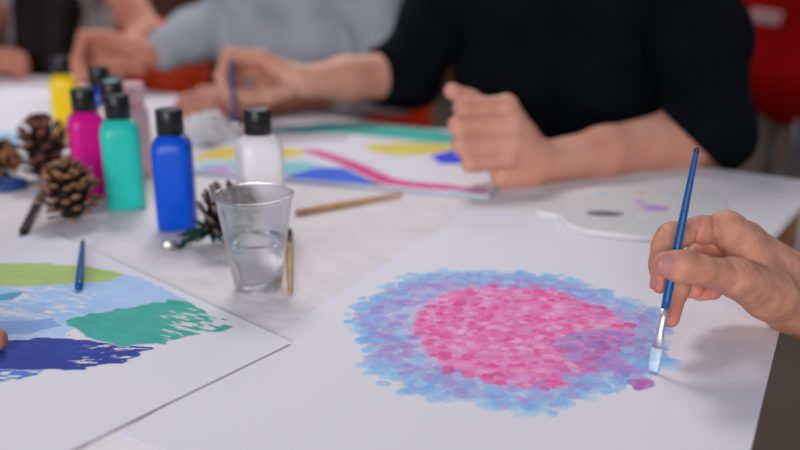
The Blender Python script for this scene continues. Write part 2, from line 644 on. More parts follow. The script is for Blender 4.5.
def circle_paint(X, Y):
    r = np.random.default_rng(3)
    H, Wd = X.shape
    rgb = np.zeros((H, Wd, 3)); al = np.zeros((H, Wd))
    cx, cy = 0.088, 0.645
    x0, y0 = X[0, 0], Y[0, 0]
    res = X[1, 0] - X[0, 0]
    L = lambda *c: np.array(lin(*c))
    pinks = [(246, 76, 164), (250, 104, 182), (242, 52, 150), (250, 134, 198), (252, 150, 206)]
    deep = [(244, 50, 148), (248, 64, 158), (236, 46, 146)]
    blues = [(130, 198, 246), (150, 210, 248), (112, 186, 242), (166, 214, 248), (126, 184, 238)]
    viol = [(164, 130, 214), (178, 146, 220), (148, 124, 210), (192, 152, 222)]

    def dab(px, py, a, b, ang, col, alpha):
        m = max(a, b) * 1.3
        i0, i1 = int((px - m - x0) / res), int((px + m - x0) / res) + 1
        j0, j1 = int((py - m - y0) / res), int((py + m - y0) / res) + 1
        i0, j0 = max(i0, 0), max(j0, 0); i1, j1 = min(i1, H), min(j1, Wd)
        if i1 <= i0 or j1 <= j0: return
        dx, dy = X[i0:i1, j0:j1] - px, Y[i0:i1, j0:j1] - py
        u = (dx * math.cos(ang) + dy * math.sin(ang)) / a
        v = (-dx * math.sin(ang) + dy * math.cos(ang)) / b
        q = (np.abs(u) ** 2.4 + np.abs(v) ** 2.4) ** (1 / 2.4)
        k = np.clip((1.06 - q) / 0.16, 0, 1) * alpha * (0.85 + 0.15 * q)
        o = al[i0:i1, j0:j1]
        na = k + o * (1 - k)
        rgb[i0:i1, j0:j1] = (col * k[..., None] + rgb[i0:i1, j0:j1] * (o * (1 - k))[..., None]) / np.maximum(na, 1e-4)[..., None]
        al[i0:i1, j0:j1] = na

    pcx, pcy = 0.100, 0.640
    def put(n, rmin, rmax, cols, alpha, ecc=1.0, c=(cx, cy), sz=1.0):
        for _ in range(n):
            th = r.random() * 2 * PI
            rr = math.sqrt(rmin ** 2 + (rmax ** 2 - rmin ** 2) * r.random())
            rr *= 1 + 0.04 * math.sin(3 * th + 1) + 0.03 * math.sin(7 * th)
            px, py = c[0] + rr * math.cos(th), c[1] + rr * ecc * math.sin(th)
            a = r.uniform(0.0044, 0.0070) * sz; b = a * r.uniform(0.6, 0.95)
            ang = r.normal(0.25, 0.45)
            col = L(*cols[r.integers(len(cols))]) * r.uniform(0.93, 1.06)
            dab(px, py, a, b, ang, col, alpha * r.uniform(0.7, 1.1))
    def wash(c, rad, col, alpha, ry=1.0, seed=1):
        q = np.hypot(X - c[0], (Y - c[1]) / ry) + (fbm(X, Y, 70, seed, 3) - 0.5) * 0.016
        k = np.clip((rad - q) / 0.006, 0, 1) * alpha * (0.75 + 0.5 * (fbm(X, Y, 120, seed + 4, 3) - 0.3))
        na = k + al * (1 - k)
        rgb[:] = (L(*col) * k[..., None] + rgb * (al * (1 - k))[..., None]) / np.maximum(na, 1e-4)[..., None]
        al[:] = na
    wash((cx, cy), 0.117, (186, 208, 242), 0.5, 1.0, 31)
    wash((cx + .004, cy), 0.106, (186, 164, 226), 0.45, 1.06, 33)
    wash((pcx - .002, pcy), 0.087, (250, 116, 188), 0.85, 1.14, 35)
    E = 1.13
    put(560, 0.090, 0.126, blues, 0.5)
    put(200, 0.116, 0.133, blues, 0.6)
    put(400, 0.082, 0.120, viol, 0.5)
    put(150, 0.108, 0.128, viol, 0.5)
    put(600, 0.0, 0.086, pinks, 0.5, c=(pcx, pcy), ecc=E)
    put(400, 0.0, 0.084, pinks, 0.45, c=(pcx, pcy), ecc=E)
    put(150, 0.0, 0.082, [(250, 196, 226), (250, 180, 216)], 0.55, c=(pcx, pcy), sz=0.75, ecc=E)
    put(95, 0.0, 0.087, deep, 0.85, c=(pcx, pcy), sz=0.8, ecc=E)
    put(44, 0.068, 0.091, deep, 0.95, c=(pcx, pcy), sz=0.85, ecc=E)
    put(150, 0.092, 0.126, viol + [(186, 130, 206)], 0.5)
    put(220, 0.104, 0.130, blues, 0.42)
    put(90, 0.120, 0.137, blues, 0.75, sz=0.9)
    # the violet patch that is being worked on near the brush
    put(120, 0.0, 0.036, viol + [(150, 128, 200), (170, 120, 196)], 0.55, c=(0.160, 0.602))
    put(26, 0.0, 0.032, [(214, 60, 146), (170, 110, 200)], 0.7, c=(0.158, 0.600), sz=0.85)
    put(30, 0.0, 0.02, viol, 0.7, c=(0.178, 0.578))
    put(8, 0.0, 0.009, [(176, 92, 180), (190, 90, 176)], 0.85, c=(0.176, 0.548), sz=1.0)
    put(40, 0.0, 0.022, blues, 0.55, c=(0.195, 0.588))
    n = fbm(X, Y, 260, 5, 3)
    al *= 0.86 + 0.28 * (n - 0.3)
    return rgb, np.clip(al, 0, 1) * 0.97


pc = paint_layer('painted_circle', big, (-0.07, 0.25, 0.49, 0.80), 0.00083, 0.0008, circle_paint)
tag(pc, 'round patch of pink dabs ringed by pale blue and violet dabs')

# two sheets at the left, the top one painted
q0 = T(292, 345)
q0 = Vector((q0.x, q0.y))
f1 = Vector((-0.735, 0.678)).normalized(); f2 = Vector((-0.678, -0.735)).normalized()
f2 = Vector((-0.62, -0.785)).normalized()
under = sheet('paper_sheet', [xy(q0 + Vector((-0.016, -0.004))), xy(q0 + f1 * 0.41 + Vector((-0.012, 0.0))), xy(q0 + f1 * 0.41 + f2 * 0.55), xy(q0 + f2 * 0.55 + Vector((-0.012, 0.004)))], 0.0010, 0.0016, M['paper'])
tag(under, 'plain white sheet lying under the painting with green and blue strokes', 'paper')
LPC = [xy(q0), xy(q0 + f1 * 0.42), xy(q0 + f1 * 0.42 + f2 * 0.56), xy(q0 + f2 * 0.56)]
lp = sheet('paper_sheet', LPC, 0.0020, 0.0026, M['paper'])
tag(lp, 'white sheet painted with light green, teal and blue strokes at lower left', 'paper')


def stroke(poly, col, col2, edge=0.004, ang=0.0, dry=None, alpha=0.95, seed=1, streak=0.5, soft=0.001, clip=None):
    P = poly
    c1, c2 = np.array(lin(*col)), np.array(lin(*col2))

    def f(X, Y):
        ca, sa = math.cos(ang), math.sin(ang)
        U, Vv = X * ca + Y * sa, -X * sa + Y * ca
        st = fbm(U * 0.3, Vv, 330, seed, 4)
        rough = fbm(U * 0.3, Vv, 160, seed + 9, 3)
        sd = poly_sd(X, Y, P) + (rough - 0.5) * edge * 2
        a = np.clip(0.5 - sd / (2 * soft), 0, 1) * alpha
        if dry:
            for (cx, cy, rad, amt) in dry:
                k = np.clip(1 - np.hypot(X - cx, Y - cy) / rad, 0, 1)
                a = a * (1 - np.clip((st - 0.66 + k * amt) * 6, 0, 1) * np.clip(k * 4, 0, 1))
        if clip is not None: a = a * (poly_sd(X, Y, clip) < -0.0015)
        mixv = np.clip((st - 0.5) * 1.6 * streak + 0.5 + (fbm(X, Y, 30, seed + 3) - 0.5) * 0.9, 0, 1)
        return c1 * (1 - mixv[..., None]) + c2 * mixv[..., None], a
    return f


def poly_bounds(P, m=0.012):
    return (min(p[0] for p in P) - m, max(p[0] for p in P) + m, min(p[1] for p in P) - m, max(p[1] for p in P) + m)


Z0 = 0.00263
def pl(name, pix, col, col2, z, label, **k):
    P = [xy(T(x, y, Z0)) for x, y in pix]
    if name == 'paint_stroke': k.setdefault('soft', 0.0004)
    o = paint_layer(name, lp, poly_bounds(P), z, 0.0009, stroke(P, col, col2, clip=LPC, **k), thr=0.5 if name == 'paint_stroke' else 0.04)
    tag(o, label)


d1 = xy(T(225, 322, Z0)); d2 = xy(T(140, 345, Z0)); d3 = xy(T(30, 300, Z0)); d4 = xy(T(60, 325, Z0))
pl('paint_wash', [(-60, 286), (60, 282), (128, 275), (150, 282), (190, 303), (150, 318), (70, 330), (62, 345), (-60, 352)], (152, 192, 240), (190, 216, 246), Z0 + 0.00003*1, 'pale blue wash with white streaks', seed=11, edge=0.004, alpha=0.93, dry=[(d3[0] - .01, d3[1] - .02, 0.085, 0.26)], ang=-0.35)
pl('paint_stroke', [(-60, 296), (-5, 294), (30, 290), (10, 300), (-60, 306)], (60, 150, 190), (110, 180, 215), Z0 + 0.00003*2, 'blue green stroke', seed=51)
pl('paint_stroke', [(-60, 328), (0, 322), (50, 319), (60, 326), (30, 334), (-60, 340)], (118, 160, 226), (150, 190, 238), Z0 + 0.00003*2, 'mid blue stroke', seed=52, alpha=0.9, edge=0.006)
pl('paint_stroke', [(-60, 264), (40, 263), (92, 267), (126, 274), (110, 281), (70, 284), (20, 286), (-60, 289)], (166, 196, 104), (190, 208, 130), Z0 + 0.00003*3, 'light yellow green stroke', seed=21, edge=0.004)
pl('paint_stroke', [(-60, 362), (20, 364), (48, 369), (20, 379), (-60, 388)], (66, 112, 206), (92, 138, 216), Z0 + 0.00003*3, 'cornflower blue stroke', seed=31, edge=0.005, dry=[(d2[0] - 0.1, d2[1] - 0.04, 0.06, 0.2)])
pl('paint_stroke', [(-60, 344), (20, 340), (68, 337), (105, 344), (150, 349), (120, 364), (85, 369), (30, 370), (-60, 368)], (14, 38, 140), (34, 66, 168), Z0 + 0.00003*4, 'navy blue stroke', seed=41, edge=0.006, dry=[(d2[0], d2[1] - 0.02, 0.05, 0.12)])
pl('paint_stroke', [(66, 321), (90, 314), (140, 306), (178, 299), (196, 304), (215, 315), (238, 327), (205, 333), (170, 342), (120, 348), (98, 341), (84, 332)], (34, 166, 146), (70, 184, 170), Z0 + 0.00003*5, 'teal stroke with ragged dry end', seed=43, edge=0.006, ang=-0.5, dry=[(d1[0], d1[1], 0.065, 0.32)])

# pad of paper in front of the man in black
pf = Vector(xy(T(490, 200)))
g1 = Vector((0.955, -0.297)).normalized(); g2 = Vector((0.297, 0.955)).normalized()
def pad_pt(a, b): return xy(pf - g1 * a + g2 * b)
def rounded(a0, a1, b0, b1, r, n=6):
    out = []
    for (ca, cb, s) in ((a0 + r, b0 + r, 180), (a1 - r, b0 + r, 270), (a1 - r, b1 - r, 0), (a0 + r, b1 - r, 90)):
        for k in range(n + 1):
            t = math.radians(s + 90 * k / n)
            out.append(pad_pt(ca + r * math.cos(t), cb + r * math.sin(t)))
    return out
pad = sheet('paper_pad', rounded(0, 0.47, 0, 0.39, 0.012), 0.0002, 0.0046, M['pad'])
tag(pad, 'grey backed sketch pad under the colourful striped painting', 'pad')
PADTOP = rounded(0.003, 0.467, 0.002, 0.386, 0.008)
padtop = sheet('painting', PADTOP, 0.0048, 0.0060, M['paper'])
tag(padtop, 'painting of teal, yellow, magenta and blue bands in front of man in black', 'painting')
ZP = 0.00603


def pp(pix, col, col2, z, label, **k):
    P = [xy(T(x, y, ZP)) for x, y in pix]
    o = paint_layer('paint_band', padtop, poly_bounds(P), z, 0.0022, stroke(P, col, col2, clip=PADTOP, **k))
    tag(o, label)


pp([(262, 131), (300, 125), (345, 122), (400, 125), (440, 131), (470, 138), (452, 145), (400, 139), (350, 134), (300, 133)], (40, 178, 160), (84, 196, 180), ZP + 0.00003*2, 'teal band', seed=61, edge=0.004, soft=0.003)
pp([(255, 138), (300, 133), (350, 135), (345, 140), (300, 143), (260, 146)], (206, 196, 200), (196, 184, 190), ZP + 0.00003*1, 'pale grey band', seed=62, edge=0.004, soft=0.003)
pp([(365, 145), (400, 142), (455, 144), (470, 149), (440, 154), (400, 156), (370, 151)], (226, 206, 70), (232, 216, 110), ZP + 0.00003*3, 'yellow band at right', seed=63, edge=0.003, soft=0.003)
pp([(195, 151), (240, 146), (290, 148), (316, 153), (280, 159), (240, 158), (195, 160)], (236, 206, 60), (240, 216, 100), ZP + 0.00003*3, 'yellow band at left', seed=64, edge=0.003, soft=0.003)
pp([(300, 149), (318, 150), (345, 158), (370, 168), (392, 178), (412, 182), (450, 185), (488, 190), (484, 194), (448, 190), (408, 187), (382, 184), (360, 174), (338, 163), (314, 155)], (222, 30, 130), (232, 70, 150), ZP + 0.00003*4, 'magenta curve', seed=65, edge=0.003, soft=0.003)
pp([(430, 156), (452, 150), (476, 156), (470, 164), (440, 164)], (26, 50, 220), (50, 70, 228), ZP + 0.00003*4, 'blue patch under the fist', seed=66, edge=0.003, soft=0.003)
pp([(452, 148), (470, 146), (480, 156), (464, 158)], (214, 30, 130), (222, 50, 140), ZP + 0.00003*5, 'magenta patch under the fist', seed=67, edge=0.003, soft=0.003)
pp([(200, 164), (260, 160), (310, 163), (345, 170), (320, 178), (280, 180), (200, 176)], (120, 206, 214), (150, 216, 224), ZP + 0.00003*2, 'turquoise band', seed=68, edge=0.004, soft=0.003)
pp([(285, 176), (315, 168), (345, 168), (372, 180), (385, 187), (340, 185), (288, 183)], (16, 66, 226), (60, 120, 236), ZP + 0.00003*3, 'bright blue band', seed=69, edge=0.003, soft=0.003)
pp([(372, 183), (395, 183), (440, 190), (462, 193), (440, 194), (400, 189)], (236, 196, 90), (240, 180, 110), ZP + 0.00003*3, 'orange yellow streak', seed=70, edge=0.002, soft=0.003)
pp([(450, 190), (480, 193), (478, 196), (452, 195)], (90, 196, 210), (120, 206, 216), ZP + 0.00003*5, 'turquoise patch at the corner', seed=71, edge=0.002, soft=0.002)
pp([(196, 170), (225, 165), (236, 172), (205, 178)], (196, 150, 214), (206, 170, 220), ZP + 0.00003*3, 'lilac patch', seed=72, edge=0.003, soft=0.003)

# sheets at the far left
FSC = TP([(-90, 140), (25, 139), (62, 82), (-20, 76)])
fs = sheet('paper_sheet', FSC, 0.0002, 0.0008, M['paper'])
tag(fs, 'white sheet with coral dabs before the person with dark hair', 'paper')
P = TP([(-30, 81), (30, 79), (62, 83), (55, 87), (20, 86), (-30, 88)])
tag(paint_layer('paint_stroke', fs, poly_bounds(P), 0.0010, 0.004, stroke(P, (232, 120, 130), (120, 196, 200), seed=81, edge=0.02, soft=0.006, alpha=0.8, streak=2, clip=FSC)), 'coral and teal dabs')
P = TP([(-40, 138), (10, 137), (26, 130), (24, 122), (-40, 124)])
FSD = TP([(-120, 165), (12, 160), (34, 128), (-80, 126)])
fs2 = sheet('paper_sheet', FSD, 0.0010, 0.0016, M['paper'])
tag(fs2, 'white sheet with a light blue patch beside the tall pine cone', 'paper')
P = TP([(-60, 152), (8, 151), (24, 141), (20, 133), (-40, 137)])
tag(paint_layer('paint_stroke', fs2, poly_bounds(P), 0.0018, 0.003, stroke(P, (130, 190, 228), (150, 204, 236), seed=82, edge=0.006, soft=0.004, alpha=0.9, clip=FSD)), 'light blue patch')
gs = sheet('paper_sheet', TP([(140, 112), (240, 118), (300, 128), (195, 150), (140, 140)][:0] or [(146, 102), (196, 97), (200, 120), (146, 128)]), 0.0002, 0.0008, M['paper'])
tag(gs, 'white sheet behind the blue bottle by the resting hand', 'paper')


# ================================================================== bottles, cup, brushes
def sq_ring(bm, s, p, z, n=40):
    ring = []
    for i in range(n):
        a = 2 * PI * i / n
        c, si = math.cos(a), math.sin(a)
        r = s / ((abs(c) ** p + abs(si) ** p) ** (1 / p))
        ring.append(bm.verts.new((r * c, r * si, z)))
    return ring


def loft(bm, rings):
    for A, B in zip(rings, rings[1:]):
        for i in range(len(A)):
            j = (i + 1) % len(A)
            bm.faces.new((A[i], A[j], B[j], B[i]))
    bm.faces.new(rings[0][::-1]); bm.faces.new(rings[-1])


def bottle(px, py, color_mat, label, rot=0.3, H=0.142, s=0.0225, power=5.0, residue=None, cap=True, capmat=None):
    p = T(px, py)
    e = empty('paint_bottle', (p.x, p.y, TZ + 0.0003), rot)
    tag(e, label, 'bottle', 'paint bottles on the table')
    k = H / 0.142
    bm = bmesh.new()
    prof = [(0.80, 0, 4), (0.93, 0.0012, power), (1.0, 0.005, power), (1.0, 0.05, power), (1.0, 0.092, power), (0.985, 0.098, power * .9), (0.93, 0.104, 4), (0.80, 0.109, 3), (0.68, 0.112, 2.4), (0.55, 0.1135, 2), (0.55, 0.118, 2)]
    loft(bm, [sq_ring(bm, s * f, q, z * k) for f, z, q in prof])
    body = from_bm('bottle_body', bm, color_mat, e)
    # flip-top cap: skirt, groove, lid with a thumb notch
    if cap:
        cm = capmat or M['black_plastic']
        bm = bmesh.new()
        z0 = 0.1140 * k
        lathe(bm, [(0.0148, z0), (0.0152, z0 + 0.0006), (0.0152, z0 + 0.0135), (0.0146, z0 + 0.0142)], 40)
        c = from_bm('cap', bm, cm, e, angle=40)
        bm = bmesh.new()
        lathe(bm, [(0.0143, z0 + 0.0146), (0.0150, z0 + 0.0152), (0.0150, z0 + 0.0255), (0.0140, z0 + 0.0275), (0.0100, z0 + 0.0282)], 40)
        for a in (-0.35, -0.12, 0.12, 0.35):
            pass
        box(bm, (0, -0.0152, z0 + 0.0165), (0.010, 0.003, 0.004), bevel=0.0008)
        lid = from_bm('cap_lid', bm, cm, c, angle=40)
        if residue:
            bm = bmesh.new()
            lathe(bm, [(0.009, z0 + 0.0276), (0.0085, z0 + 0.0288), (0.005, z0 + 0.0296), (0.001, z0 + 0.0298)], 16)
            r = from_bm('dried_paint', bm, residue, c)
            tag(r, 'smear of dried pale teal paint')
    return e


B_blue = bottle_mat('cobalt_blue_paint', (0, 80, 204)); B_teal = bottle_mat('turquoise_paint', (40, 196, 178)); B_mag = bottle_mat('magenta_paint', (216, 8, 138))
B_yel = bottle_mat('yellow_paint', (246, 204, 4)); B_white = bottle_mat('white_paint', (236, 230, 232)); B_cream = bottle_mat('cream_paint', (226, 218, 200))
B_pink = bottle_mat('pale_pink_paint', (246, 200, 208)); B_ultra = bottle_mat('ultramarine_paint', (20, 52, 190)); B_res = bottle_mat('dried_teal_paint', (120, 190, 188), 0.7)
bottle(178.5, 226.5, B_blue, 'cobalt blue paint bottle with black flip cap', 0.16, H=0.135, s=0.0220)
bottle(127.5, 206.5, B_teal, 'turquoise paint bottle in front of the magenta one', 0.30, H=0.138, s=0.0230)
bottle(94, 193.5, B_mag, 'magenta paint bottle behind the small pine cone', 0.5, H=0.136, s=0.0220)
bottle(70, 137, B_yel, 'yellow paint bottle standing apart behind the others', 0.25, H=0.134, s=0.0215)
bottle(263, 228, B_white, 'white paint bottle behind the plastic cup', 0.45, H=0.136, s=0.0238)
bottle(122, 189, B_cream, 'cream paint bottle with teal smeared black cap, behind the turquoise one', 0.2, H=0.143, residue=B_res)
bottle(108, 162, B_ultra, 'ultramarine paint bottle mostly hidden behind the teal smeared cap', 0.1)
bottle(141, 175, B_pink, 'pale pink paint bottle with pink cap behind the turquoise bottle', 0.35, H=0.128, s=0.0185, power=2.6, capmat=B_pink)

# clear cup with water
cp = T(258.5, 286.5)
cup = empty('plastic_cup', (cp.x, cp.y, TZ + 0.0003))
tag(cup, 'clear plastic cup half full of water beside the white bottle', 'cup')
CH, r0, r1 = 0.0900, 0.0222, 0.0352
R = lambda z: r0 + (r1 - r0) * z / CH
bm = bmesh.new()
prof = [(0.0, 0.0022), (r0 - 0.004, 0.0022), (r0 - 0.002, 0.0), (r0 - 0.0004, 0.0004), (r0 + 0.0002, 0.003)]
zz = [0.02, 0.04, 0.0415, 0.043, 0.06, 0.08, CH - 0.004]
prof += [(R(z) + (0.0003 if z == 0.0415 else 0), z) for z in zz]
prof += [(R(CH) + 0.0004, CH - 0.002), (R(CH) + 0.0016, CH - 0.001), (R(CH) + 0.0016, CH + 0.0004), (R(CH) + 0.0004, CH + 0.0012), (R(CH) - 0.0006, CH + 0.0002), (R(CH) - 0.0007, CH - 0.003)]
prof += [(R(z) - 0.0007, z) for z in (0.06, 0.03, 0.006)] + [(r0 - 0.001, 0.0034), (0.0, 0.0034)]
rings = []
for r, z in prof:
    if r == 0:
        rings.append([bm.verts.new((0, 0, z))]); continue
    rings.append([bm.verts.new((r * math.cos(2 * PI * i / 56), r * math.sin(2 * PI * i / 56), z)) for i in range(56)])
for A, B in zip(rings, rings[1:]):
    for i in range(56):
        j = (i + 1) % 56
        if len(A) == 1: bm.faces.new((A[0], B[i], B[j]))
        elif len(B) == 1: bm.faces.new((A[i], A[j], B[0]))
        else: bm.faces.new((A[i], A[j], B[j], B[i]))
from_bm('cup_wall', bm, M['clear'], cup)
bm = bmesh.new()
wl = 0.047
lathe(bm, [(0.004, 0.0037), (r0 - 0.0022, 0.0037), (R(0.006) - 0.001, 0.006), (R(0.03) - 0.001, 0.03), (R(wl) - 0.001, wl), (R(wl) - 0.0022, wl - 0.0006), (0.004, wl - 0.0006)], 56)
wt = from_bm('water', bm, M['water'])
wt.location = (cp.x, cp.y, TZ + 0.0003)
tag(wt, 'clear water half filling the plastic cup', 'water', kind='stuff')


def brush(label, A, B, handle_m, tipm, L_tip=0.014, L_fer=0.022, r=0.0032, fer=None, group=None, flat=True, handle_end=None):
    """A = bristle tip, B = end of the handle"""
    A, B = Vector(A), Vector(B)
    e = empty('paint_brush', A)
    tag(e, label, 'brush', group)
    t = (B - A).normalized(); L = (B - A).length
    P = lambda d: t * d
    fw = 1.35 if flat else 1.0
    if tipm:
        bm = bmesh.new()
        tube(bm, [P(0.0), P(L_tip * .12), P(L_tip * .5), P(L_tip * 1.05)], [(r * .80 * fw, r * .25), (r * .95 * fw, r * .45), (r * 1.02 * fw, r * .65), (r * 1.0 * fw, r * .7)], 14)
        from_bm('bristles', bm, tipm, e)
        bm = bmesh.new()
        a, b = L_tip, L_tip + L_fer
        tube(bm, [P(a), P(a + L_fer * .3), P(a + L_fer * .34), P(a + L_fer * .38), P(a + L_fer * .7), P(b)], [(r * 1.02 * fw, r * .72), (r * .98 * (fw + 1) / 2, r * .85), (r * 1.06, r * .95), (r * .98, r * .9), (r, r), (r * 1.02, r * 1.02)], 16)
        from_bm('ferrule', bm, fer or M['silver'], e)
    else:
        b = 0.0
    bm = bmesh.new()
    ds = [b - 0.001, b + (L - b) * .05, b + (L - b) * .25, b + (L - b) * .5, b + (L - b) * .8, L - 0.004, L - 0.001, L]
    rs = [r * .95, r * 1.08, r * 1.15, r * 1.0, r * .78, r * .66, r * .6, r * .3]
    tube(bm, [P(d) for d in ds], rs, 16)
    from_bm('handle', bm, handle_m, e)
    if handle_end:
        bm = bmesh.new()
        tube(bm, [P(L - 0.0035), P(L - 0.001), P(L + 0.0005)], [r * .70, r * .68, r * .4], 14)
        tag(from_bm('handle_end', bm, handle_end, e), 'dark dipped end')
    return e


# brush in the painter's hand
tipP = T(652.5, 371, 0.0018)
endP = W(697, 148, 0.62)
brush('blue paint brush held upright in the painting hand at right', tipP, endP, M['blue_lacquer'], M['bristle'], 0.0175, 0.030, 0.0030, group=None, handle_end=M['metal'])
bdir = (endP - tipP).normalized()


def lying(px0, py0, px1, py1, z0=0.0040, z1=None):
    return T(px0, py0, z0), T(px1, py1, z0 if z1 is None else z1)


a, b = lying(289.3, 229, 290, 293)
brush('wooden paint brush with black bristles lying beside the plastic cup', a, b, M['natural_wood'], M['dark_bristle'], 0.030, 0.020, 0.0034, fer=M['black_plastic'], flat=False)
a, b = lying(428, 187, 298, 212, 0.0045)
a, b = T(402, 194, 0.0042), T(297, 212.5, 0.0042)
brush('plain wooden brush lying in front of the sketch pad', b, a, M['natural_wood'], None, r=0.0036)
a, b = T(83, 241, 0.0066), T(79, 287, 0.0066)
brush('short blue paint brush lying across the light green stroke', b, a, M['blue_lacquer'], None, r=0.0034)
a, b = T(43, 192, 0.0052), T(23, 232, 0.0052)
e = empty('pen', b)
tag(e, 'black pen lying at left below the pine cones', 'pen')
t = (a - b)
bm = bmesh.new(); tube(bm, [t * x for x in (0, 0.03, 0.1, 0.55)], [0.0042, 0.0049, 0.0049, 0.0046], 14)
from_bm('barrel', bm, M['black_plastic'], e)
bm = bmesh.new(); tube(bm, [t * x for x in (0.55, 0.57, 0.9, 1.0)], [0.0052, 0.0053, 0.005, 0.0042], 14)
from_bm('pen_cap', bm, M['black_plastic'], e)

# scissors with blue handles at the left edge
sc = empty('scissors', T(-10, 189))
tag(sc, 'scissors with a blue looped handle at the left edge', 'scissors')
M['blue_plastic'] = mat('blue_plastic', lin(42, 72, 140), 0.4, 0.5)
for s, (cx, cy) in enumerate(((0.018, 0.004), (-0.014, -0.035))):
    bm = bmesh.new()
    n = 28
    loop = [Vector((cx + 0.026 * math.cos(2 * PI * k / n), cy + 0.022 * math.sin(2 * PI * k / n), 0.0055)) for k in range(n)]
    rings = []
    for k in range(n):
        p = loop[k]; c = Vector((cx, cy, 0.0055))
        o_ = (p - c).normalized()
        rings.append([bm.verts.new(p + o_ * 0.0045 * math.cos(2 * PI * m / 10) + Vector((0, 0, 0.0052 * math.sin(2 * PI * m / 10)))) for m in range(10)])
    for k in range(n):
        A, B = rings[k], rings[(k + 1) % n]
        for m in range(10):
            bm.faces.new((A[m], A[(m + 1) % 10], B[(m + 1) % 10], B[m]))
    from_bm('handle_loop', bm, M['blue_plastic'], sc)
    bm = bmesh.new()
    tube(bm, [Vector((cx - 0.024, cy, 0.0055)), Vector((-0.06, -0.016, 0.0055 + s * 0.003)), Vector((-0.15, -0.02 + 0.01 * (1 if s else -1), 0.0045 + s * 0.002))], [(0.005, 0.003), (0.006, 0.0016), (0.001, 0.001)], 10)
    from_bm('blade', bm, M['silver'], sc)


# ------------------------------------------------------------------ pine cones
def pine_cone(label, base, axis, L, Rm, c_scale, c_tip, seed, open_=0.9, name='pine_cone', squash=1.0):
    r = random.Random(seed)
    e = empty(name, base)
    tag(e, label, 'pine cone')
    ax = Vector(axis).normalized()
    rot = ax.to_track_quat('Z', 'Y').to_matrix().to_4x4()
    m = bpy.data.materials.new('cone_scales'); m.use_nodes = True
    nt = m.node_tree
    b = nt.nodes['Principled BSDF']
    at = nt.nodes.new('ShaderNodeAttribute'); at.attribute_name = 'Col'
    nt.links.new(at.outputs['Color'], b.inputs['Base Color'])
    b.inputs['Roughness'].default_value = 0.65
    b.inputs['Specular IOR Level'].default_value = 0.3
    bm = bmesh.new()
    cl = bm.verts.layers.float_color.new('Col')
    prof = lambda t: Rm * (math.sin(PI * min(1, (t * 0.92 + 0.10)) ** 0.85) ** 0.75)
    M4 = rot
    before = 0
    lathe(bm, [(max(0.002, prof(t) * 0.55), L * t) for t in [i / 8 for i in range(9)]], 14, M4)
    for v in bm.verts: v[cl] = (*[c * 0.35 for c in c_scale], 1)
    n = 84
    for i in range(n):
        t = (i + 0.5) / n
        t = 0.03 + 0.95 * t
        ang = i * 2.39996 + r.uniform(-.1, .1)
        rr = prof(t)
        ln = rr * r.uniform(0.75, 1.15) * 0.62 + 0.003
        wd = (0.0065 + 0.35 * rr * 0.62) * r.uniform(0.9, 1.1)
        tilt = math.radians(8 + 62 * t + r.uniform(-20, 20)) * (1.25 - 0.35 * open_)
        o_ = Vector((math.cos(ang), math.sin(ang), 0)); s_ = Vector((-math.sin(ang), math.cos(ang), 0)); z_ = Vector((0, 0, 1))
        d_ = (o_ * math.cos(tilt) + z_ * math.sin(tilt)); up_ = (z_ * math.cos(tilt) - o_ * math.sin(tilt))
        p0 = o_ * rr * 0.45 + z_ * (L * t)
        th = 0.0022
        sec = [(0, 0.35, th * .6), (0.55, 0.75, th), (0.85, 1.0, th * 1.6), (1.0, 0.78, th * 1.7), (1.08, 0.25, th * 0.8)]
        rings = []
        jj = r.uniform(.6, 1.25)
        for k, (dl, wf, hh) in enumerate(sec):
            c = p0 + d_ * ln * dl + up_ * (0.002 * math.sin(dl * 2))
            ring = []
            for q in range(8):
                a_ = 2 * PI * q / 8
                v = bm.verts.new(M4 @ (c + s_ * wd * .5 * wf * math.cos(a_) + up_ * hh * .6 * math.sin(a_)))
                f = max(0, (dl - 0.6) / 0.45)
                j = jj * r.uniform(.9, 1.1)
                col = [(c_scale[x] * (1 - f) + c_tip[x] * f) * j for x in range(3)]
                v[cl] = (*col, 1)
                ring.append(v)
            rings.append(ring)
        loft(bm, rings)
    o = from_bm('cone_scales', bm, m, e)
    bm = bmesh.new()
    lathe(bm, [(0.003, -0.004), (0.0045, 0.0), (0.003, 0.004)], 10, rot)
    from_bm('stem', bm, M['brown_wood'], e)
    return e


p = T(73, 222)
pine_cone('small open pine cone in front of the magenta bottle', (p.x, p.y, TZ + 0.006), (-0.05, 0.1, 1), 0.066, 0.0325, lin(52, 36, 28), lin(156, 110, 76), 2)
p = T(50, 182)
pine_cone('taller reddish pine cone left of the magenta bottle', (p.x, p.y, TZ + 0.006), (-0.10, 0.1, 1), 0.086, 0.0400, lin(58, 32, 30), lin(128, 78, 66), 5, open_=1.0)
p = T(-6, 181)
pine_cone('brown pine cone lying on its side at the left edge', (p.x - 0.03, p.y, TZ + 0.030), (1, 0.15, 0.0), 0.065, 0.032, lin(84, 54, 34), lin(170, 118, 76), 8)
p = T(211, 246)
orn = pine_cone('dark pine cone ornament with silver bell, behind the plastic cup', (p.x, p.y, TZ + 0.020), (0.55, 0.12, 0.55), 0.054, 0.0300, lin(40, 34, 32), lin(120, 96, 86), 12)
orn['category'] = 'ornament'
bm = bmesh.new()
rr = random.Random(4)
for i in range(46):
    a_ = rr.uniform(0, 2 * PI); b_ = rr.uniform(-0.5, 0.6)
    d_ = Vector((math.cos(a_) * math.cos(b_), math.sin(a_) * math.cos(b_), math.sin(b_) * 0.6))
    s0 = Vector((0.000, 0.002, -0.004)) + d_ * 0.004
    e0 = s0 + d_ * rr.uniform(0.020, 0.034)
    e0.z = max(e0.z, -0.0205)
    tube(bm, [s0, (s0 + e0) / 2, e0], [0.0022, 0.0020, 0.0006], 6)
o = from_bm('fir_sprig', bm, M['green_felt'], orn)
bl = T(169, 250)
rel = Vector((bl.x - p.x, bl.y - p.y, -0.022))
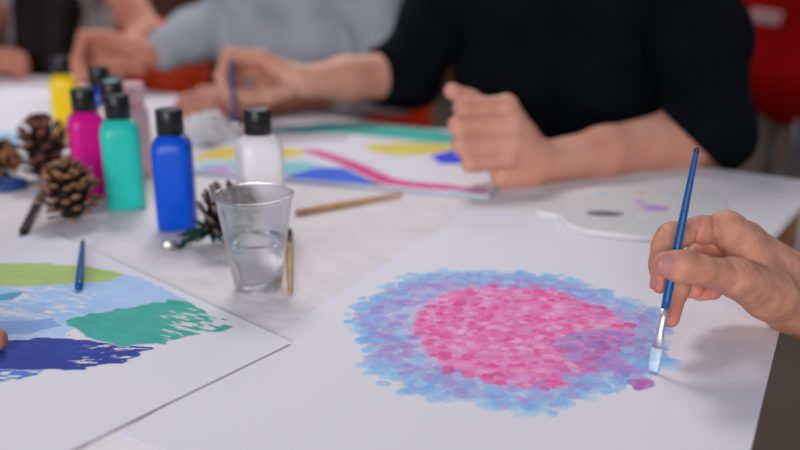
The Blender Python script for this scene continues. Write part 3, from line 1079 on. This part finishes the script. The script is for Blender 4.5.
bm = bmesh.new()
tube(bm, [Vector((-0.016, 0.004, -0.012)), Vector((-0.030, 0.004, -0.0165)), rel * 0.72 + Vector((0, 0, 0.004 - 0.022 * .28)), rel + Vector((0.004, 0, 0.008))], [0.0032, 0.003, 0.0026, 0.0018], 8)
o = from_bm('ribbon', bm, M['green_felt'], orn)
bm = bmesh.new()
bmesh.ops.create_uvsphere(bm, u_segments=24, v_segments=16, radius=0.0078)
for v in bm.verts:
    if abs(v.co.x) < 0.0012 and v.co.z < 0.003: v.co *= 0.86
bmesh.ops.translate(bm, vec=rel + Vector((0, 0, 0.0082)), verts=bm.verts)
o = from_bm('bell', bm, M['bell'], orn); tag(o, 'silver jingle bell')

# crumpled tissue near the resting hand
tp = T(203, 145)
bm = bmesh.new()
bmesh.ops.create_icosphere(bm, subdivisions=5, radius=1)
for v in bm.verts:
    c = v.co.copy()
    n_ = 0.22 * math.sin(5 * c.x + 3 * c.y) * math.cos(4 * c.z + 2 * c.x) + 0.16 * abs(math.sin(8 * c.y + 7 * c.z)) + 0.10 * abs(math.sin(14 * c.x - 6 * c.z))
    c *= 1 + n_
    v.co = Vector((c.x * 0.040, c.y * 0.032, max(0, 1.0 * c.z + 0.1 + 0.25 * math.sin(4 * c.x)) * 0.036))
o = from_bm('tissue', bm, M['tissue'])
o.location = (tp.x, tp.y + 0.03, TZ + 0.0004)
tag(o, 'crumpled white tissue behind the white bottle', 'tissue')

# ------------------------------------------------------------------ palette
pal_pix = [(533, 206), (540, 202), (556, 203), (570, 202), (580, 197), (600, 190), (630, 186), (665, 185), (700, 188), (722, 196), (728, 208), (722, 220), (705, 230), (680, 235), (650, 236), (615, 233), (585, 229), (566, 223), (560, 216), (550, 213), (538, 211)]
ZT = 0.0075
Pp = [T(x, y, ZT) for x, y in pal_pix]
c0 = sum(Pp, Vector()) / len(Pp)
def smooth_loop(P, n):
    out = []
    for i in range(len(P)):
        p0, p1, p2, p3 = P[i - 1], P[i], P[(i + 1) % len(P)], P[(i + 2) % len(P)]
        for k in range(n):
            t = k / n
            out.append(0.5 * ((2 * p1) + (p2 - p0) * t + (2 * p0 - 5 * p1 + 4 * p2 - p3) * t * t + (3 * p1 - p0 - 3 * p2 + p3) * t ** 3))
    return out
lp_ = smooth_loop([Vector((p.x - c0.x, p.y - c0.y, 0)) for p in Pp], 4)
pal = empty('palette', (c0.x, c0.y, TZ))
tag(pal, 'white plastic paint palette with thumb hole near the far right', 'palette')
hc = T(605, 213, ZT) - c0
hole = [Vector((hc.x + 0.022 * math.cos(2 * PI * k / 28), hc.y + 0.014 * math.sin(2 * PI * k / 28), 0)) for k in range(28)]
bm = bmesh.new()
def ringz(L, z, off=0, cen=Vector()):
    return [bm.verts.new((v.x + (v.x - cen.x) / max((v - cen).length, 1e-6) * off, v.y + (v.y - cen.y) / max((v - cen).length, 1e-6) * off, z)) for v in L]
o0, o1, o2 = ringz(lp_, 0.0004, -0.0006), ringz(lp_, 0.004, 0), ringz(lp_, 0.0070, -0.0006)
o3 = ringz(lp_, 0.0075, -0.0022)
i0, i1 = ringz(lp_, 0.0058, -0.003), ringz(lp_, 0.0004, -0.0026)
h0, h1 = ringz(hole, 0.0058), ringz(hole, 0.0075)
for A, B in ((i1, o0), (o0, o1), (o1, o2), (o2, o3), (h1, h0), (i0, i1)):
    for i in range(len(A)):
        j = (i + 1) % len(A)
        bm.faces.new((A[i], A[j], B[j], B[i]))
for (A, B) in ((o3, h1), (i0, h0)):
    es = [bm.edges.get((A[i], A[(i + 1) % len(A)])) for i in range(len(A))] + [bm.edges.get((B[i], B[(i + 1) % len(B)])) for i in range(len(B))]
    bmesh.ops.triangle_fill(bm, use_beauty=True, edges=es)
from_bm('palette_board', bm, M['palette'], pal, smooth=False)
for (x, y, rx, ry, col, nm) in ((654, 208, .030, .012, (198, 158, 224), 'lilac'), (640, 202, .012, .006, (214, 150, 204), 'pink'), (600, 194, .016, .007, (196, 214, 232), 'pale blue'), (640, 193, .012, .005, (220, 190, 184), 'peach'), (690, 204, .012, .006, (226, 206, 190), 'cream'), (668, 197, .014, .006, (206, 226, 222), 'mint'), (645, 217, .016, .005, (214, 226, 222), 'pale mint'), (700, 195, .010, .005, (222, 196, 206), 'rose')):
    q = T(x, y, ZT) - c0
    bm = bmesh.new()
    rings = []
    rx *= 0.7; ry *= 0.75
    for (f, z) in ((1.0, 0.0076), (0.85, 0.0081), (0.4, 0.0084)):
        rings.append([bm.verts.new((q.x + rx * f * math.cos(2 * PI * k / 24) * (1 + .18 * math.sin(3 * k) + .1 * math.sin(5 * k + 1)) * .8, q.y + ry * 1.6 * f * math.sin(2 * PI * k / 24) * (1 + .15 * math.cos(2 * k)), z)) for k in range(24)])
    loft(bm, rings)
    tag(from_bm('paint_blob', bm, bottle_mat('palette_paint', col, 0.4), pal), nm + ' paint blob')


# ================================================================== furniture in the background
def chair(label, pos, rotz, name='chair'):
    e = empty(name, (pos[0], pos[1], 0), rotz)
    tag(e, label, 'chair', 'red chairs along the far side')
    bm = bmesh.new(); box(bm, (0, 0, 0.44), (0.44, 0.43, 0.06), bevel=0.022)
    from_bm('seat', bm, M['red_seat'], e)
    bm = bmesh.new()
    box(bm, (0, 0.225, 0.68), (0.44, 0.05, 0.34), bevel=0.022)
    from_bm('backrest', bm, M['red_seat'], e)
    for sx in (-1, 1):
        bm = bmesh.new(); tube(bm, [Vector((sx * .2, -0.19, 0.42)), Vector((sx * .21, -0.21, 0))], 0.012, 12)
        from_bm('leg', bm, M['metal'], e)
        bm = bmesh.new(); tube(bm, [Vector((sx * .2, 0.235, 0.6)), Vector((sx * .2, 0.20, 0.42)), Vector((sx * .21, 0.24, 0))], 0.012, 12)
        from_bm('leg', bm, M['metal'], e)
    return e


fa = math.atan2(VV.y, VV.x) - PI / 2          # people look along -VV
MAN = Vector((0.31, 1.60)); GRY = Vector((-0.24, 2.00)); DRK = Vector((-0.93, 2.46))
chair('orange red chair under the man in black', MAN + VV * 0.04 - UV * 0.10, fa)
chair('orange red chair under the person in grey', GRY + VV * 0.04 - UV * 0.02, fa)
chair('orange red chair under the person with long dark hair', DRK + VV * 0.06, fa)

# deep red shell armchair at the right
rc = empty('armchair', (1.50, 2.95, 0), 0.5)
tag(rc, 'deep red vinyl armchair behind the man at top right', 'armchair')
shell = organic('shell', M['red_shell'], [Chain([((1.22, 2.92, 0.66), 0.10), ((1.50, 2.80, 0.60), 0.13), ((1.80, 2.92, 0.66), 0.10)]), Chain([((1.24, 3.06, 0.98), 0.12), ((1.78, 3.06, 0.98), 0.12)]), Chain([((1.28, 3.04, 0.80), 0.15), ((1.76, 3.04, 0.80), 0.15)]), Chain([((1.40, 2.95, 0.62), 0.13), ((1.68, 2.95, 0.62), 0.13)])], h=0.016, kb=0.12, parent=rc)
bm = bmesh.new(); box(bm, (0, 0, 0), (0.10, 0.01, 0.045), bevel=0.004)
lb_ = from_bm('pale_patch', bm, mat('pale_rose', lin(176, 140, 142), 0.6, 0.3), None)  # small pale rose block set against the red shell
lb_.location = W(766, 17, 2.74); lb_.rotation_euler = (0.15, 0.12, 0.0)
world_child(lb_, rc)
tag(lb_, 'small white patch')
for (x, y) in ((1.32, 2.75), (1.78, 2.75), (1.38, 3.08), (1.74, 3.08)):
    bm = bmesh.new(); tube(bm, [Vector((x, y, 0.52)), Vector((x * 1.01, y, 0))], 0.016, 12)
    world_child(from_bm('leg', bm, M['metal']), rc)

# ================================================================== people
def off(p, u=0, v=0, z=0):
    q = Vector((p.x, p.y)) + UV * u + VV * v
    return Vector((q.x, q.y, z))


def head_chains(c, scale=1.0, yaw=Vector((-0.57, -0.82))):
    f = Vector((yaw.x, yaw.y, 0)).normalized()
    s = Vector((-f.y, f.x, 0))
    z = Vector((0, 0, 1))
    base = [Chain([(c + z * .035 - f * .012, .088), (c + z * .03 + f * .02, .08)]), Chain([(c - z * .03 + f * .03, .062), (c - z * .075 + f * .055, .040)]),
            Chain([(c - z * .16 - f * .035, .056), (c - z * .05 - f * .02, .056)])]
    feat = [Chain([(c + f * .095 + z * .005, .009), (c + f * .115 - z * .028, .013)]), Chain([(c + f * .098 - z * .055 + s * .018, .007), (c + f * .098 - z * .055 - s * .018, .007)]),
            Chain([(c + s * .078 + z * .01, .02), (c + s * .08 - z * .03, .012)], flat=(s, 2.2)), Chain([(c - s * .078 + z * .01, .02), (c - s * .08 - z * .03, .012)], flat=(s, 2.2)),
            Chain([(c + f * .088 + s * .032 + z * .004, .012)]), Chain([(c + f * .088 - s * .032 + z * .004, .012)])]
    return base, feat


def hair_cap(name, m, c, yaw, parent, extra=()):
    f = Vector((yaw.x, yaw.y, 0)).normalized(); s = Vector((-f.y, f.x, 0)); z = Vector((0, 0, 1))
    ch = [Chain([(c + z * .045 - f * .02, .095), (c + z * .055 + f * .015, .085)]), Chain([(c - z * .02 - f * .05, .07), (c + z * .03 - f * .03, .08)])] + list(extra)
    return organic(name, m, ch, h=0.006, kb=0.03, parent=parent)


def torso(P, zs=1.0, slim=1.0, lean=0.0):
    """chains across the body, pelvis to shoulders"""
    o = lambda u, z, v=0: off(P, u, v - lean * (z - 0.5), z)
    r = slim
    return [Chain([(o(-.09 * r, .53), .115 * r), (o(.09 * r, .53), .115 * r)]), Chain([(o(-.075 * r, .68), .105 * r), (o(.075 * r, .68), .105 * r)]),
            Chain([(o(-.09 * r, .84), .110 * r), (o(.09 * r, .84), .110 * r)]), Chain([(o(-.105 * r, .97), .105 * r), (o(.105 * r, .97), .105 * r)]), Chain([(o(-.155 * r, 1.06), .062 * r), (o(0, 1.09), .065 * r), (o(.155 * r, 1.06), .062 * r)])]


def legs(P, grow=0.0):
    out = []
    for s in (-1, 1):
        out.append(Chain([(off(P, s * .09, 0, .50), .085 + grow), (off(P, s * .11, -.40, .50), .062 + grow), (off(P, s * .11, -.42, .10), .045 + grow)], k=0.03))
    return out


def feet(P):
    return [Chain([(off(P, s * .11, -.42, .10), .042), (off(P, s * .11, -.43, .045), .040), (off(P, s * .12, -.56, .035), .033)], k=0.02) for s in (-1, 1)]


yawv = Vector((-VV.x, -VV.y))

# ---- man in black
man = empty('person', off(MAN, 0, 0, 0))
tag(man, 'person in a black sweater with one fist resting on the table and a brush', 'person')
wl_ = W(540, 163, 1.150); el_ = W(712, 134, 1.285)
kn = [(W(507, 105, 1.112), .0135), (W(512, 122, 1.108), .0135), (W(512, 141, 1.106), .013), (W(508, 158, 1.106), .012)]
pipp = [(W(463, 108, 1.095), .0125), (W(458, 126, 1.090), .0128), (W(461, 145, 1.088), .0122), (W(470, 163, 1.090), .0112)]
dipp = [(W(470, 112, 1.128), .0110), (W(464, 130, 1.124), .0112), (W(468, 148, 1.122), .0108), (W(477, 164, 1.120), .0098)]
tipp = [(W(494, 118, 1.140), .010), (W(490, 134, 1.138), .0105), (W(492, 150, 1.135), .0100), (W(497, 164, 1.132), .0092)]
fist_base = [Chain([k, (wl_ + (k[0] - wl_) * 0.25, .018)]) for k in kn] + [Chain([(wl_, .0285), (wl_ + (el_ - wl_) * 0.35, .034), (wl_ + (el_ - wl_) * .8, .046), (el_, .046)], k=0.02)]
fist_base += [Chain([(W(500, 178, 1.125), .014), (W(530, 174, 1.14), .018)])]
fist_limbs = [Chain([kn[i], pipp[i], dipp[i], tipp[i]], k=0.006) for i in range(4)]
fist_limbs.append(Chain([(W(525, 135, 1.135), .016), (W(495, 112, 1.135), .0145), (W(470, 100, 1.120), .0125), (W(452, 91, 1.108), .0108)], k=0.008))
# right hand holding a brush
wr_ = W(302, 82, 1.480); er_ = W(408, 74, 1.600)
rb = [Chain([(wr_, .0285), (wr_ + (er_ - wr_) * .4, .038), (er_, .048)], k=0.02)]
mc = [(W(262, 58, 1.450), .0135), (W(264, 64, 1.478), .0135), (W(266, 72, 1.500), .013), (W(270, 82, 1.515), .012)]
rb += [Chain([k, (wr_ + (k[0] - wr_) * .2, .02)]) for k in mc]
rl = [Chain([mc[0], (W(229, 54, 1.430), .0122), (W(221, 76, 1.420), .0105), (W(228, 97, 1.420), .009)], k=.006),
      Chain([mc[1], (W(232, 60, 1.465), .0122), (W(224, 86, 1.450), .0105), (W(233, 104, 1.440), .009)], k=.006),
      Chain([mc[2], (W(238, 74, 1.490), .0118), (W(234, 98, 1.480), .0105), (W(246, 108, 1.475), .009)], k=.006),
      Chain([mc[3], (W(250, 92, 1.505), .011), (W(248, 104, 1.50), .010), (W(260, 108, 1.49), .0085)], k=.006),
      Chain([(W(288, 90, 1.460), .016), (W(268, 96, 1.440), .0145), (W(248, 98, 1.425), .0125), (W(234, 94, 1.412), .0105)], k=.008)]
sl_, sr_ = off(MAN, .19, 0, 1.06), off(MAN, -.19, 0, 1.06)
hc_ = off(MAN, 0, -0.10, 1.30)
hb, hf = head_chains(hc_, yaw=yawv)
ta = [Chain([(el_, .046), (sl_, .055)], k=.02), Chain([(er_, .048), (sr_, .055)], k=.02)]
body = organic('body', M['skin_m'], torso(MAN, lean=0.08) + ta + fist_base + rb + hb + legs(MAN), fist_limbs + rl + hf, h=0.0042, kb=0.016, kl=0.007, parent=man)
sweater = []
for c in torso(MAN, lean=0.08):
    sweater.append(Chain([(p, r + .013) for p, r in c.p]))
def folds(amp, f):
    return lambda X, Y, Z: amp * np.sin(f * (Z * 0.9 + X * 0.5) + 2.2 * np.sin(9 * Y + 6 * X)) * np.sin(0.35 * f * (X - Y) + 7 * Z)
swt = organic('sweater', M['black_knit'], sweater, h=0.006, kb=0.04, ripple=folds(0.004, 60), parent=man)
hem = W(686, 134, 1.30)
hem_n = (W(718, 165, 1.30) - W(655, 103, 1.30)).cross(hem - EYE)
if hem_n.x > 0: hem_n = -hem_n
organic('sleeve', M['black_knit'], [Chain([(sl_, .080), (W(698, 45, 1.36), .078), (el_, .060), (el_ + (wl_ - el_) * .40, .055)], k=.03)], h=0.005, kb=0.02, ripple=folds(0.004, 60), cut=[(hem, hem_n)], parent=man)
organic('sleeve', M['black_knit'], [Chain([(sr_, .078), (er_ + (sr_ - er_) * .45, .072), (er_, .062), (er_ + (wr_ - er_) * .42, .054)], k=.03)], h=0.005, kb=0.02, ripple=folds(0.004, 60), cut=[(er_ + (wr_ - er_) * .30, wr_ - er_)], parent=man)
organic('trousers', M['denim'], [Chain([(p, r + .012) for p, r in c.p]) for c in torso(MAN)[:1]] + legs(MAN, .012), h=0.010, kb=0.04, parent=man)
organic('shoes', M['black_plastic'], feet(MAN), h=0.006, kb=0.01, parent=man)
hair_cap('hair', M['hair_dark'], hc_, yawv, man)
a, b = W(237, 142, 1.395), W(229, 46, 1.432)
a = T(237, 146, 0.002)
brush('blue paint brush held upright by the man in black', a, b, M['blue_lacquer'], M['bristle'], 0.012, 0.03, 0.0030)

# ---- person in grey
gry = empty('person', off(GRY, 0, 0, 0))
tag(gry, 'person in a grey long sleeved top reaching both arms over the table', 'person')
wr2 = W(152, 56, 1.880); er2 = W(246, 12, 2.02); wl2 = W(250, 107, 1.595); el2 = W(392, 84, 1.800)
mc2 = [(W(106, 36, 1.840), .0145), (W(108, 44, 1.865), .0145), (W(112, 54, 1.885), .014), (W(118, 64, 1.895), .013)]
gb = [Chain([(wr2, .030), (wr2 + (er2 - wr2) * .5, .042), (er2, .046)], k=.02), Chain([(wl2, .029), (wl2 + (el2 - wl2) * .5, .040), (el2, .044)], k=.02)]
gb += [Chain([k, (wr2 + (k[0] - wr2) * .2, .024)]) for k in mc2]
gl_ = [Chain([mc2[0], (W(84, 36, 1.82), .013), (W(78, 56, 1.815), .0115), (W(86, 76, 1.82), .0095)], k=.006),
       Chain([mc2[1], (W(82, 46, 1.85), .013), (W(74, 66, 1.845), .0115), (W(82, 82, 1.85), .0095)], k=.006),
       Chain([mc2[2], (W(88, 58, 1.875), .0125), (W(82, 76, 1.875), .011), (W(92, 86, 1.875), .0092)], k=.006),
       Chain([mc2[3], (W(98, 74, 1.89), .0115), (W(96, 84, 1.89), .0105), (W(104, 88, 1.885), .009)], k=.006),
       Chain([(W(140, 68, 1.85), .017), (W(120, 66, 1.825), .0155), (W(104, 68, 1.81), .0135), (W(92, 74, 1.805), .011)], k=.008)]
mc3 = [(W(212, 98, 1.545), .0145), (W(210, 104, 1.520), .0145), (W(208, 112, 1.505), .014), (W(210, 120, 1.495), .013)]
gb += [Chain([k, (wl2 + (k[0] - wl2) * .2, .022)]) for k in mc3]
gl_ += [Chain([mc3[i], (W(186, 100 + 8 * i, 1.530 - .02 * i), .0125), (W(176, 112 + 7 * i, 1.520 - .02 * i), .011), (W(182, 122 + 5 * i, 1.515 - .02 * i), .0095)], k=.006) for i in range(4)]
gl_ += [Chain([(W(238, 102, 1.585), .016), (W(218, 92, 1.575), .014), (W(200, 92, 1.57), .0115)], k=.008)]
gb, gl_ = lift(gb), lift(gl_)
sl2, sr2 = off(GRY, .185, 0, 1.06), off(GRY, -.185, 0, 1.06)
hc2 = off(GRY, 0, -0.08, 1.30)
hb2, hf2 = head_chains(hc2, yaw=yawv)
organic('body', M['skin_g'], torso(GRY, slim=.95, lean=.06) + [Chain([(el2, .044), (sl2, .05)]), Chain([(er2, .046), (sr2, .05)])] + gb + hb2 + legs(GRY), gl_ + hf2, h=0.0048, kb=0.016, kl=0.007, parent=gry)
gt = [Chain([(p, r + .012) for p, r in c.p]) for c in torso(GRY, slim=.95, lean=.06)]
gs_ = [Chain([(sr2, .072), (er2, .066), (wr2 + (er2 - wr2) * .45, .058), (wr2 + (er2 - wr2) * .12, .046)], k=.03),
       Chain([(sl2, .072), (el2, .062), (wl2 + (el2 - wl2) * .62, .050)], k=.03)]
organic('long_sleeved_top', M['grey_knit'], gt + gs_, h=0.007, kb=0.03, ripple=folds(0.004, 50), parent=gry)
organic('trousers', M['denim'], [Chain([(p, r + .010) for p, r in c.p]) for c in torso(GRY, slim=.95)[:1]] + legs(GRY, .012), h=0.012, kb=0.04, parent=gry)
organic('shoes', M['black_plastic'], feet(GRY), h=0.008, kb=0.01, parent=gry)
hair_cap('hair', M['hair_dark'], hc2, yawv, gry)

# ---- person with long dark hair
drk = empty('person', off(DRK, 0, 0, 0))
tag(drk, 'person with long dark hair and bare arms at the far left', 'person')
er3 = W(-24, 45, 2.25); wr3 = W(-2, 62, 2.13); el3 = W(148, 38, 2.18); wl3 = W(100, 88, 2.05)
sl3, sr3 = off(DRK, .17, -0.02, 1.05), off(DRK, -.17, -0.02, 1.05)
db = [Chain([(sl3, .050), (el3, .046), (wl3, .029)], k=.02), Chain([(sr3, .050), (er3, .044), (wr3, .030)], k=.02)]
mc4 = [(W(14, 56 + 6 * i, 2.10), .014) for i in range(3)]
mc5 = [(W(80, 88 + 3 * i, 2.03), .013) for i in range(3)]
db += [Chain([k, (wr3, .026)]) for k in mc4] + [Chain([k, (wl3, .024)]) for k in mc5]
dl = [Chain([mc4[i], (W(24, 62 + 5 * i, 2.07), .0125), (W(20, 70 + 3 * i, 2.06), .0105)], k=.006) for i in range(3)] + [Chain([(W(6, 52, 2.11), .014), (W(22, 56, 2.07), .011)], k=.006)]
dl += [Chain([mc5[i], (W(66, 92 + 2 * i, 2.01), .012), (W(60, 95 + i, 2.0), .010)], k=.006) for i in range(3)]
db, dl = lift(db), lift(dl)
hc3 = off(DRK, 0.0, -0.20, 1.24)
hb3, hf3 = head_chains(hc3, yaw=yawv)
organic('body', M['skin_g'], torso(DRK, slim=.88, lean=.16) + db + hb3 + legs(DRK), dl + hf3, h=0.006, kb=0.018, kl=0.007, parent=drk)
organic('sleeveless_top', M['pale_top'], [Chain([(p, r + .012) for p, r in c.p]) for c in torso(DRK, slim=.88, lean=.16)], h=0.008, kb=0.03, ripple=folds(0.003, 50), parent=drk)
organic('trousers', M['denim'], [Chain([(p, r + .010) for p, r in c.p]) for c in torso(DRK, slim=.9)[:1]] + legs(DRK, .012), h=0.012, kb=0.04, parent=drk)
organic('shoes', M['black_plastic'], feet(DRK), h=0.008, kb=0.01, parent=drk)
hx = [Chain([(hc3 + Vector((0, 0, 0.02)) + Vector((UV.x, UV.y, 0)) * .075, .045), (W(58, -40, 2.22), .05), (W(58, 10, 2.18), .055), (W(54, 58, 2.15), .040), (W(56, 84, 2.13), .012)]),
      Chain([(hc3 + Vector((0, 0, 0.02)) - Vector((UV.x, UV.y, 0)) * .07, .045), (W(30, -40, 2.24), .04), (W(28, 10, 2.2), .04), (W(30, 62, 2.16), .034), (W(34, 82, 2.14), .012)])]
hair_cap('hair', M['hair_dark'], hc3, yawv, drk, hx)

# ---- painter: the hand in focus, with the arm coming in from the right
pnt = empty('person', (1.05, 0.72, 0))
tag(pnt, 'person at the right edge whose hand holds a blue brush over the circle', 'person')
wp = W(812, 302, 0.712)
J = {
    'thumb': [(W(768, 294, .672), .0165), (W(734, 277, .640), .0135), (W(699, 270, .618), .0107), (W(681, 266.5, .614), .0111), (W(665, 264, .6135), .0097)],
    'index': [(W(727, 229, .670), .0133), (W(701, 229.5, .662), .0100), (W(671.5, 237, .652), .0106), (W(665, 248, .648), .0097), (W(661.5, 264, .643), .0087), (W(660, 285, .638), .0066)],
    'middle': [(W(745, 238, .690), .0126), (W(702, 250, .692), .0100), (W(687, 267, .678), .0098), (W(677, 290, .662), .0083), (W(670.5, 319, .648), .0068)],
    'ring': [(W(757, 249, .706), .0122), (W(704, 266, .704), .0102), (W(686, 277, .698), .0098), (W(680, 286, .684), .0090), (W(694, 288.5, .676), .0080)],
    'little': [(W(768, 264, .716), .0112), (W(718, 278, .714), .0095), (W(702, 286, .706), .0088), (W(700, 290, .696), .0078), (W(713, 291, .688), .0074)],
}
elp = W(1010, 342, 0.80)
pb = [Chain([(wp, .0275), (wp + Vector((0, 0.012, 0.004)), .0275)], k=.01),
      Chain([(wp, .028), (wp + (elp - wp) * .35, .036), (wp + (elp - wp) * .75, .046), (elp, .044)], k=.02)]
for f, fr in (('index', .0168), ('middle', .0172), ('ring', .0175), ('little', .0170)):
    m0 = J[f][0]
    pb.append(Chain([(m0[0], m0[1]), (m0[0] + (wp - m0[0]) * .55, fr), (wp, .026)], k=.008))
pb.append(Chain([(J['thumb'][1][0], .0135), (J['thumb'][0][0], .019), (W(790, 310, .694), .0205)], k=.01))
pb.append(Chain([(J['index'][0][0] + (wp - J['index'][0][0]) * .12, .012), (J['thumb'][0][0] + Vector((-0.004, 0.006, 0.012)), .012)], k=.01))
plimb = [Chain(J[k], k=.006) for k in J]
gro = []
def along(ch, i): return (ch[min(i + 1, len(ch) - 1)][0] - ch[max(i - 1, 0)][0])
for dx in (-4, 0, 3.5):
    gro.append((W(699 + dx, 257, .610), along(J['thumb'], 2), .0007, .0006, .010))
for dx in (-5, 0, 5):
    gro.append((W(737 + dx, 264 - dx, .632), (W(745, 282, .64) - W(727, 258, .64)).cross(Vector((0, -1, 0.3))), .0009, .0007, .016))
def fold(a, b, d, wdt, amp, rad):
    A, B = W(a[0], a[1], d), W(b[0], b[1], d)
    c = (A + B) / 2
    gro.append((c, (B - A).cross(c - EYE), wdt, amp, rad))
fold((701, 224), (692, 252), .660, .0012, .0022, .021)
fold((713, 224), (716, 250), .662, .0013, .0022, .021)
fold((724, 232), (722, 256), .662, .0012, .0014, .018)
fold((738, 302), (768, 298), .668, .0010, .0006, .022)
fold((752, 318), (796, 312), .690, .0012, .0012, .028)
fold((770, 262), (796, 284), .690, .0016, .0005, .034)
for k_, i_ in (('index', 2), ('middle', 3), ('index', 4)):
    gro.append((J[k_][i_][0] + Vector((0, -J[k_][i_][1], 0)), along(J[k_], i_), .0007, .0005, .009))
shp = Vector((1.02, 0.85, 1.10))
def hand_col(V):
    base = np.array(lin(210, 150, 124)); red = np.array(lin(214, 130, 112)); pale = np.array(lin(222, 170, 144))
    f = np.zeros(len(V)); g = np.zeros(len(V))
    for k in J:
        for (i, s, a) in ((len(J[k]) - 1, .012, .9), (1, .012, .25), (2, .010, .45)):
            d = np.linalg.norm(V - np.array(J[k][i][0]), axis=1)
            f += a * np.exp(-(d / s) ** 2)
        d = np.linalg.norm(V - np.array(J[k][0][0]), axis=1)
        g += .35 * np.exp(-(d / .016) ** 2)
    f = np.clip(f, 0, 1)[:, None]; g = np.clip(g, 0, 1)[:, None]
    return (base * (1 - f) + red * f) * (1 - g) + pale * g
pbody = organic('body', M['skin_p'], pb, plimb, h=0.0014, kb=0.012, kl=0.007, grooves=gro, parent=pnt, color=hand_col)
sm = pbody.modifiers.new('smooth', 'SMOOTH'); sm.factor = 0.5; sm.iterations = 2


def nail(p, r, fwd, nrm, L, Wd, parent):
    f = Vector(fwd).normalized(); n = Vector(nrm); n = (n - f * n.dot(f)).normalized(); s = f.cross(n)
    bm = bmesh.new()
    A = 10; Bn = 10
    g = []
    for i in range(A + 1):
        row = []
        for j in range(Bn + 1):
            u = (i / A - .5) * 2; v = (j / Bn - .5) * 2
            k = math.sqrt(max(0, 1 - .35 * u * u)) if u < 0 else math.sqrt(max(0.0, 1 - .22 * u * u))
            x = u * L / 2 * math.sqrt(max(0, 1 - .3 * v * v)); y = v * Wd / 2 * k
            th = y / (r * 1.02)
            h = r * math.cos(th) + .0004 - max(0, u) ** 2 * .0006
            row.append(bm.verts.new(Vector(p) + f * x + s * (r * math.sin(th)) + n * h))
        g.append(row)
    for i in range(A):
        for j in range(Bn):
            bm.faces.new((g[i][j], g[i + 1][j], g[i + 1][j + 1], g[i][j + 1]))
    r_ = bmesh.ops.extrude_face_region(bm, geom=list(bm.faces))
    bmesh.ops.translate(bm, vec=-n * .001, verts=[v for v in r_['geom'] if isinstance(v, bmesh.types.BMVert)])
    o = from_bm('fingernail', bm, M['nail'])
    return world_child(o, parent)


tocam = lambda p: (EYE - p).normalized()
t_ = J['thumb']
nail(t_[-1][0] + (t_[-2][0] - t_[-1][0]) * .04, .0101, t_[-1][0] - t_[-2][0], tocam(t_[-1][0]) + Vector((-.30, 0, .05)), .0175, .0165, pbody)
t_ = J['middle']
nail(t_[-1][0] + (t_[-2][0] - t_[-1][0]) * .12, .0074, t_[-1][0] - t_[-2][0], Vector((-.85, -.6, 0)), .0125, .0105, pbody)
t_ = J['index']
nail(t_[-1][0] + (t_[-2][0] - t_[-1][0]) * .12, .0072, t_[-1][0] - t_[-2][0], Vector((-.9, -.15, 0.0)), .0120, .0100, pbody)
organic('sleeve', M['pale_top'], [Chain([(elp + (wp - elp) * .25, .055), (elp, .060), (shp, .070)], k=.03), Chain([(Vector((1.10, .62, .62)), .14), (Vector((1.12, .70, .62)), .14)]), Chain([(Vector((1.08, .62, .95)), .13), (Vector((1.12, .82, .95)), .13)]), Chain([(Vector((1.08, .60, 1.07)), .07), (Vector((1.10, .88, 1.07)), .07)])], h=0.010, kb=0.05, ripple=folds(0.003, 50), parent=pnt)

# ---- fingertip of someone at the left edge
ft = empty('person', (-0.75, 0.45, 0))
tag(ft, 'person at the left edge with only a fingertip showing over the painting', 'person')
fp = W(-5, 347, 0.655)
fb = [Chain([(W(-150, 380, .72), .03), (W(-260, 420, .74), .036), (W(-420, 480, .78), .044)], k=.02)]
for i in range(4):
    fb.append(Chain([(W(-70, 350 + 9 * i, .675 - .012 * i), .0115), (W(-150, 380, .72), .026)], k=.008))
flm = [Chain([(W(-70, 350, .675), .0115), (W(-30, 338, .664), .0105), (fp, .0105)], k=.006), Chain([(W(-70, 359, .663), .0115), (W(-34, 356, .65), .0105), (W(-14, 368, .652), .008)], k=.006),
       Chain([(W(-70, 368, .651), .011), (W(-42, 370, .64), .010), (W(-26, 384, .64), .008)], k=.006), Chain([(W(-70, 377, .639), .010), (W(-52, 384, .63), .009), (W(-40, 396, .63), .0075)], k=.006),
       Chain([(W(-120, 372, .69), .015), (W(-60, 375, .70), .013), (W(-24, 362, .685), .0095)], k=.008)]
fb, flm = lift(fb), lift(flm)
organic('body', M['skin_g'], fb, flm, h=0.003, kb=0.012, kl=0.007, parent=ft)
